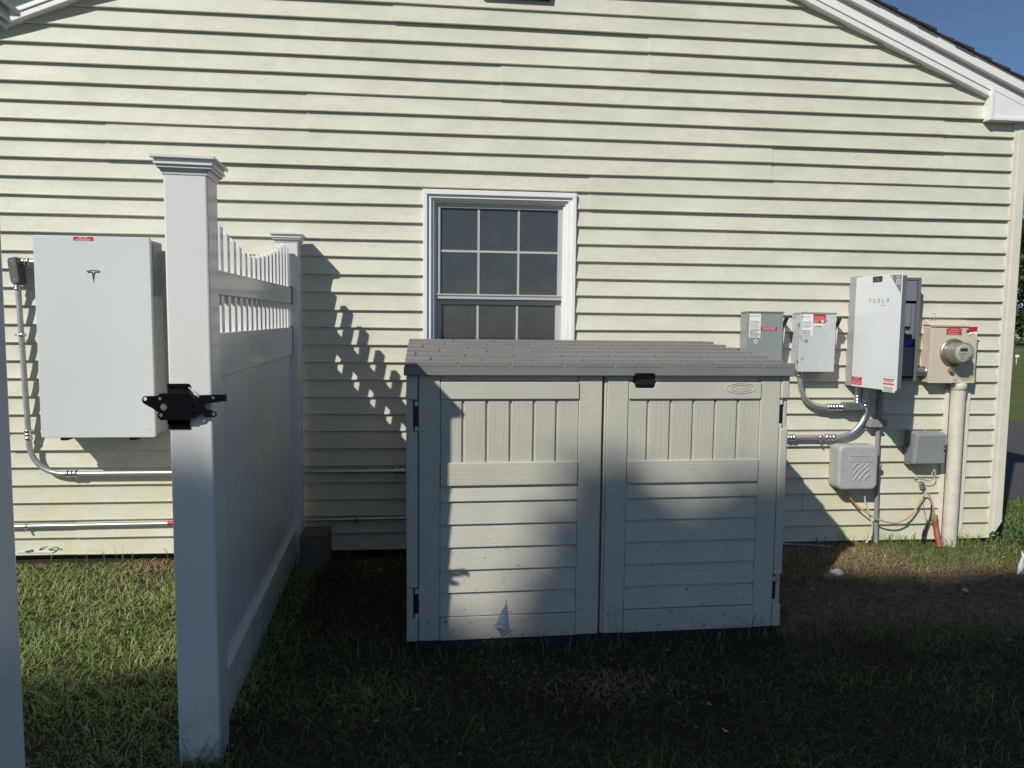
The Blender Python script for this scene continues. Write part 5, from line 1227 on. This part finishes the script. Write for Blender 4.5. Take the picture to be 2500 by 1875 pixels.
# ------------------------------------------------------------------ trees
leafm = grass_mat('tree_leaves', [(.018, .035, .012), (.04, .07, .02), (.07, .11, .03)], .3)
def leaves_obj(name, P, size, parent, seed, material=leafm):
    r_ = np.random.default_rng(seed); n = len(P); a_ = r_.normal(size=(n, 3)); a_ /= np.linalg.norm(a_, axis=1)[:, None]; b_ = np.cross(a_, r_.normal(size=(n, 3))); b_ /= np.linalg.norm(b_, axis=1)[:, None]
    s_ = (size*r_.uniform(.6, 1.3, n))[:, None]; V = np.stack([P-a_*s_, P+b_*s_*.5, P+a_*s_, P-b_*s_*.5], 1).reshape(-1, 3); F_ = np.arange(n*4).reshape(-1, 4)
    me = bpy.data.meshes.new(name); me.from_pydata(V.tolist(), [], F_.tolist()); at_ = me.attributes.new('tint', 'FLOAT', 'POINT'); at_.data.foreach_set('value', np.repeat(r_.uniform(0, 1, n), 4).astype(np.float32))
    me.materials.append(material); o = bpy.data.objects.new(name, me); C.objects.link(o); o.parent = parent; return o
def trunk(parent, h, r_, seed):
    q = random.Random(seed); m_ = M(); path_ = [Vector((q.uniform(-.12, .12)*i*.5, q.uniform(-.12, .12)*i*.5, h*i/6)) for i in range(7)]
    m_.tube(path_, [r_*(1.25 if i == 0 else 1-.12*i) for i in range(7)], 10)
    for i in range(6):
        a0 = path_[3+i % 4]; th = i*2.4; L_ = h*.35; m_.tube([a0, a0+Vector((math.cos(th)*L_*.5, math.sin(th)*L_*.5, L_*.35)), a0+Vector((math.cos(th)*L_*.9, math.sin(th)*L_*.9, L_*.8))], [r_*.45, r_*.3, r_*.1], 6)
    return m_.build('trunk', MAT['bark'], parent, False)
# trees in the far lawn beyond the corner of the house
for i, (tx, ty, th, tw, lab) in enumerate(((58.5, 60, 12.5, 6.2, 'leafy green tree just right of the house corner'), (64, 66, 13.0, 6.5, 'second green tree further off beyond the lawn'), (71, 68, 12.0, 6.5, 'distant green tree at the far right of the lawn'))):
    t = thing('background_tree', lab, 'tree', (tx, ty, .03), 0, 'trees beyond the lawn'); trunk(t, th*.6, .3, i)
    r_ = np.random.default_rng(40+i); P = []
    for c in range(52):
        cc = np.array([r_.normal(0, tw*.38), r_.normal(0, tw*.38), th*.10+th*.84*r_.uniform(0, 1)]); P.append(cc+r_.normal(0, .8, (230, 3)))
    leaves_obj('crown', np.concatenate(P), .26, t, 50+i)
sg = thing('yard_sign', 'tiny white sign on a stake far off on the lawn', 'sign', (25.4, 25.0, .03)); 
M().box(-.05, .11, -.015, .015, .30, .42).build('board', MAT['white_ink'], sg, False); M().box(.015, .04, .016, .03, -.1, .40).build('stake', MAT['white_ink'], sg, False)

# trees behind the photographer: their crown tops throw the ragged shade over the lawn, shed and post
prof_u = [-6, -5, -4, -3, -2.2, -1.7, -1.2, -.8, -.58, -.42, -.33, -.23, -.12, .0, .1, .2, .33, .45, .6, .75, .92, 1.2, 1.5, 2.0, 3, 5, 6.5]
prof_w = [.1, .1, .2, .36, .50, .62, .82, .97, .84, .74, .78, 1.08, 1.42, 1.66, 1.62, 1.46, 1.34, 1.42, 1.50, 1.54, 1.55, 1.50, 1.44, 1.48, 1.55, 1.6, 1.4]
K = 12.0; bx_, by_, bw_ = -.895*K, -2.2-K, 1.015*K
r_ = np.random.default_rng(77)
crowns = [(-4.6, 'tall leafy shade tree, leftmost of those behind the photographer'), (-1.4, 'tall leafy shade tree, second from the left behind the photographer'), (1.7, 'tall leafy shade tree, third from the left behind the photographer'), (4.9, 'tall leafy shade tree, rightmost of those behind the photographer')]
NL = 44000
uu = r_.uniform(-6.3, 6.3, NL); pw = np.interp(uu, prof_u, prof_w); dpt = np.where(r_.uniform(0, 1, NL) < .35, np.abs(r_.normal(0, .16, NL)), 5.6*r_.uniform(0, 1, NL)**1.7)
dpt += .05
tt_ = r_.uniform(-1.6, 1.6, NL)
ww = pw - dpt
P = np.stack([bx_+uu+.895*tt_, by_+tt_, bw_+ww-1.015*tt_], 1)
kp = (uu > -.62) | (r_.uniform(0, 1, NL) < .30); P = P[kp]; uu = uu[kp]
own = np.argmin(np.abs(uu[:, None]+r_.normal(0, .45, len(uu))[:, None]-np.array([c[0] for c in crowns])[None]), 1)
for i, (cu, lab) in enumerate(crowns):
    L_ = np.array([bx_+cu, by_, .0]); t = thing('shade_tree', lab, 'tree', L_.tolist(), 0, 'trees behind the photographer')
    trunk(t, 8.0, .2, 90+i); leaves_obj('crown', P[own == i]-L_, .185, t, 95+i)
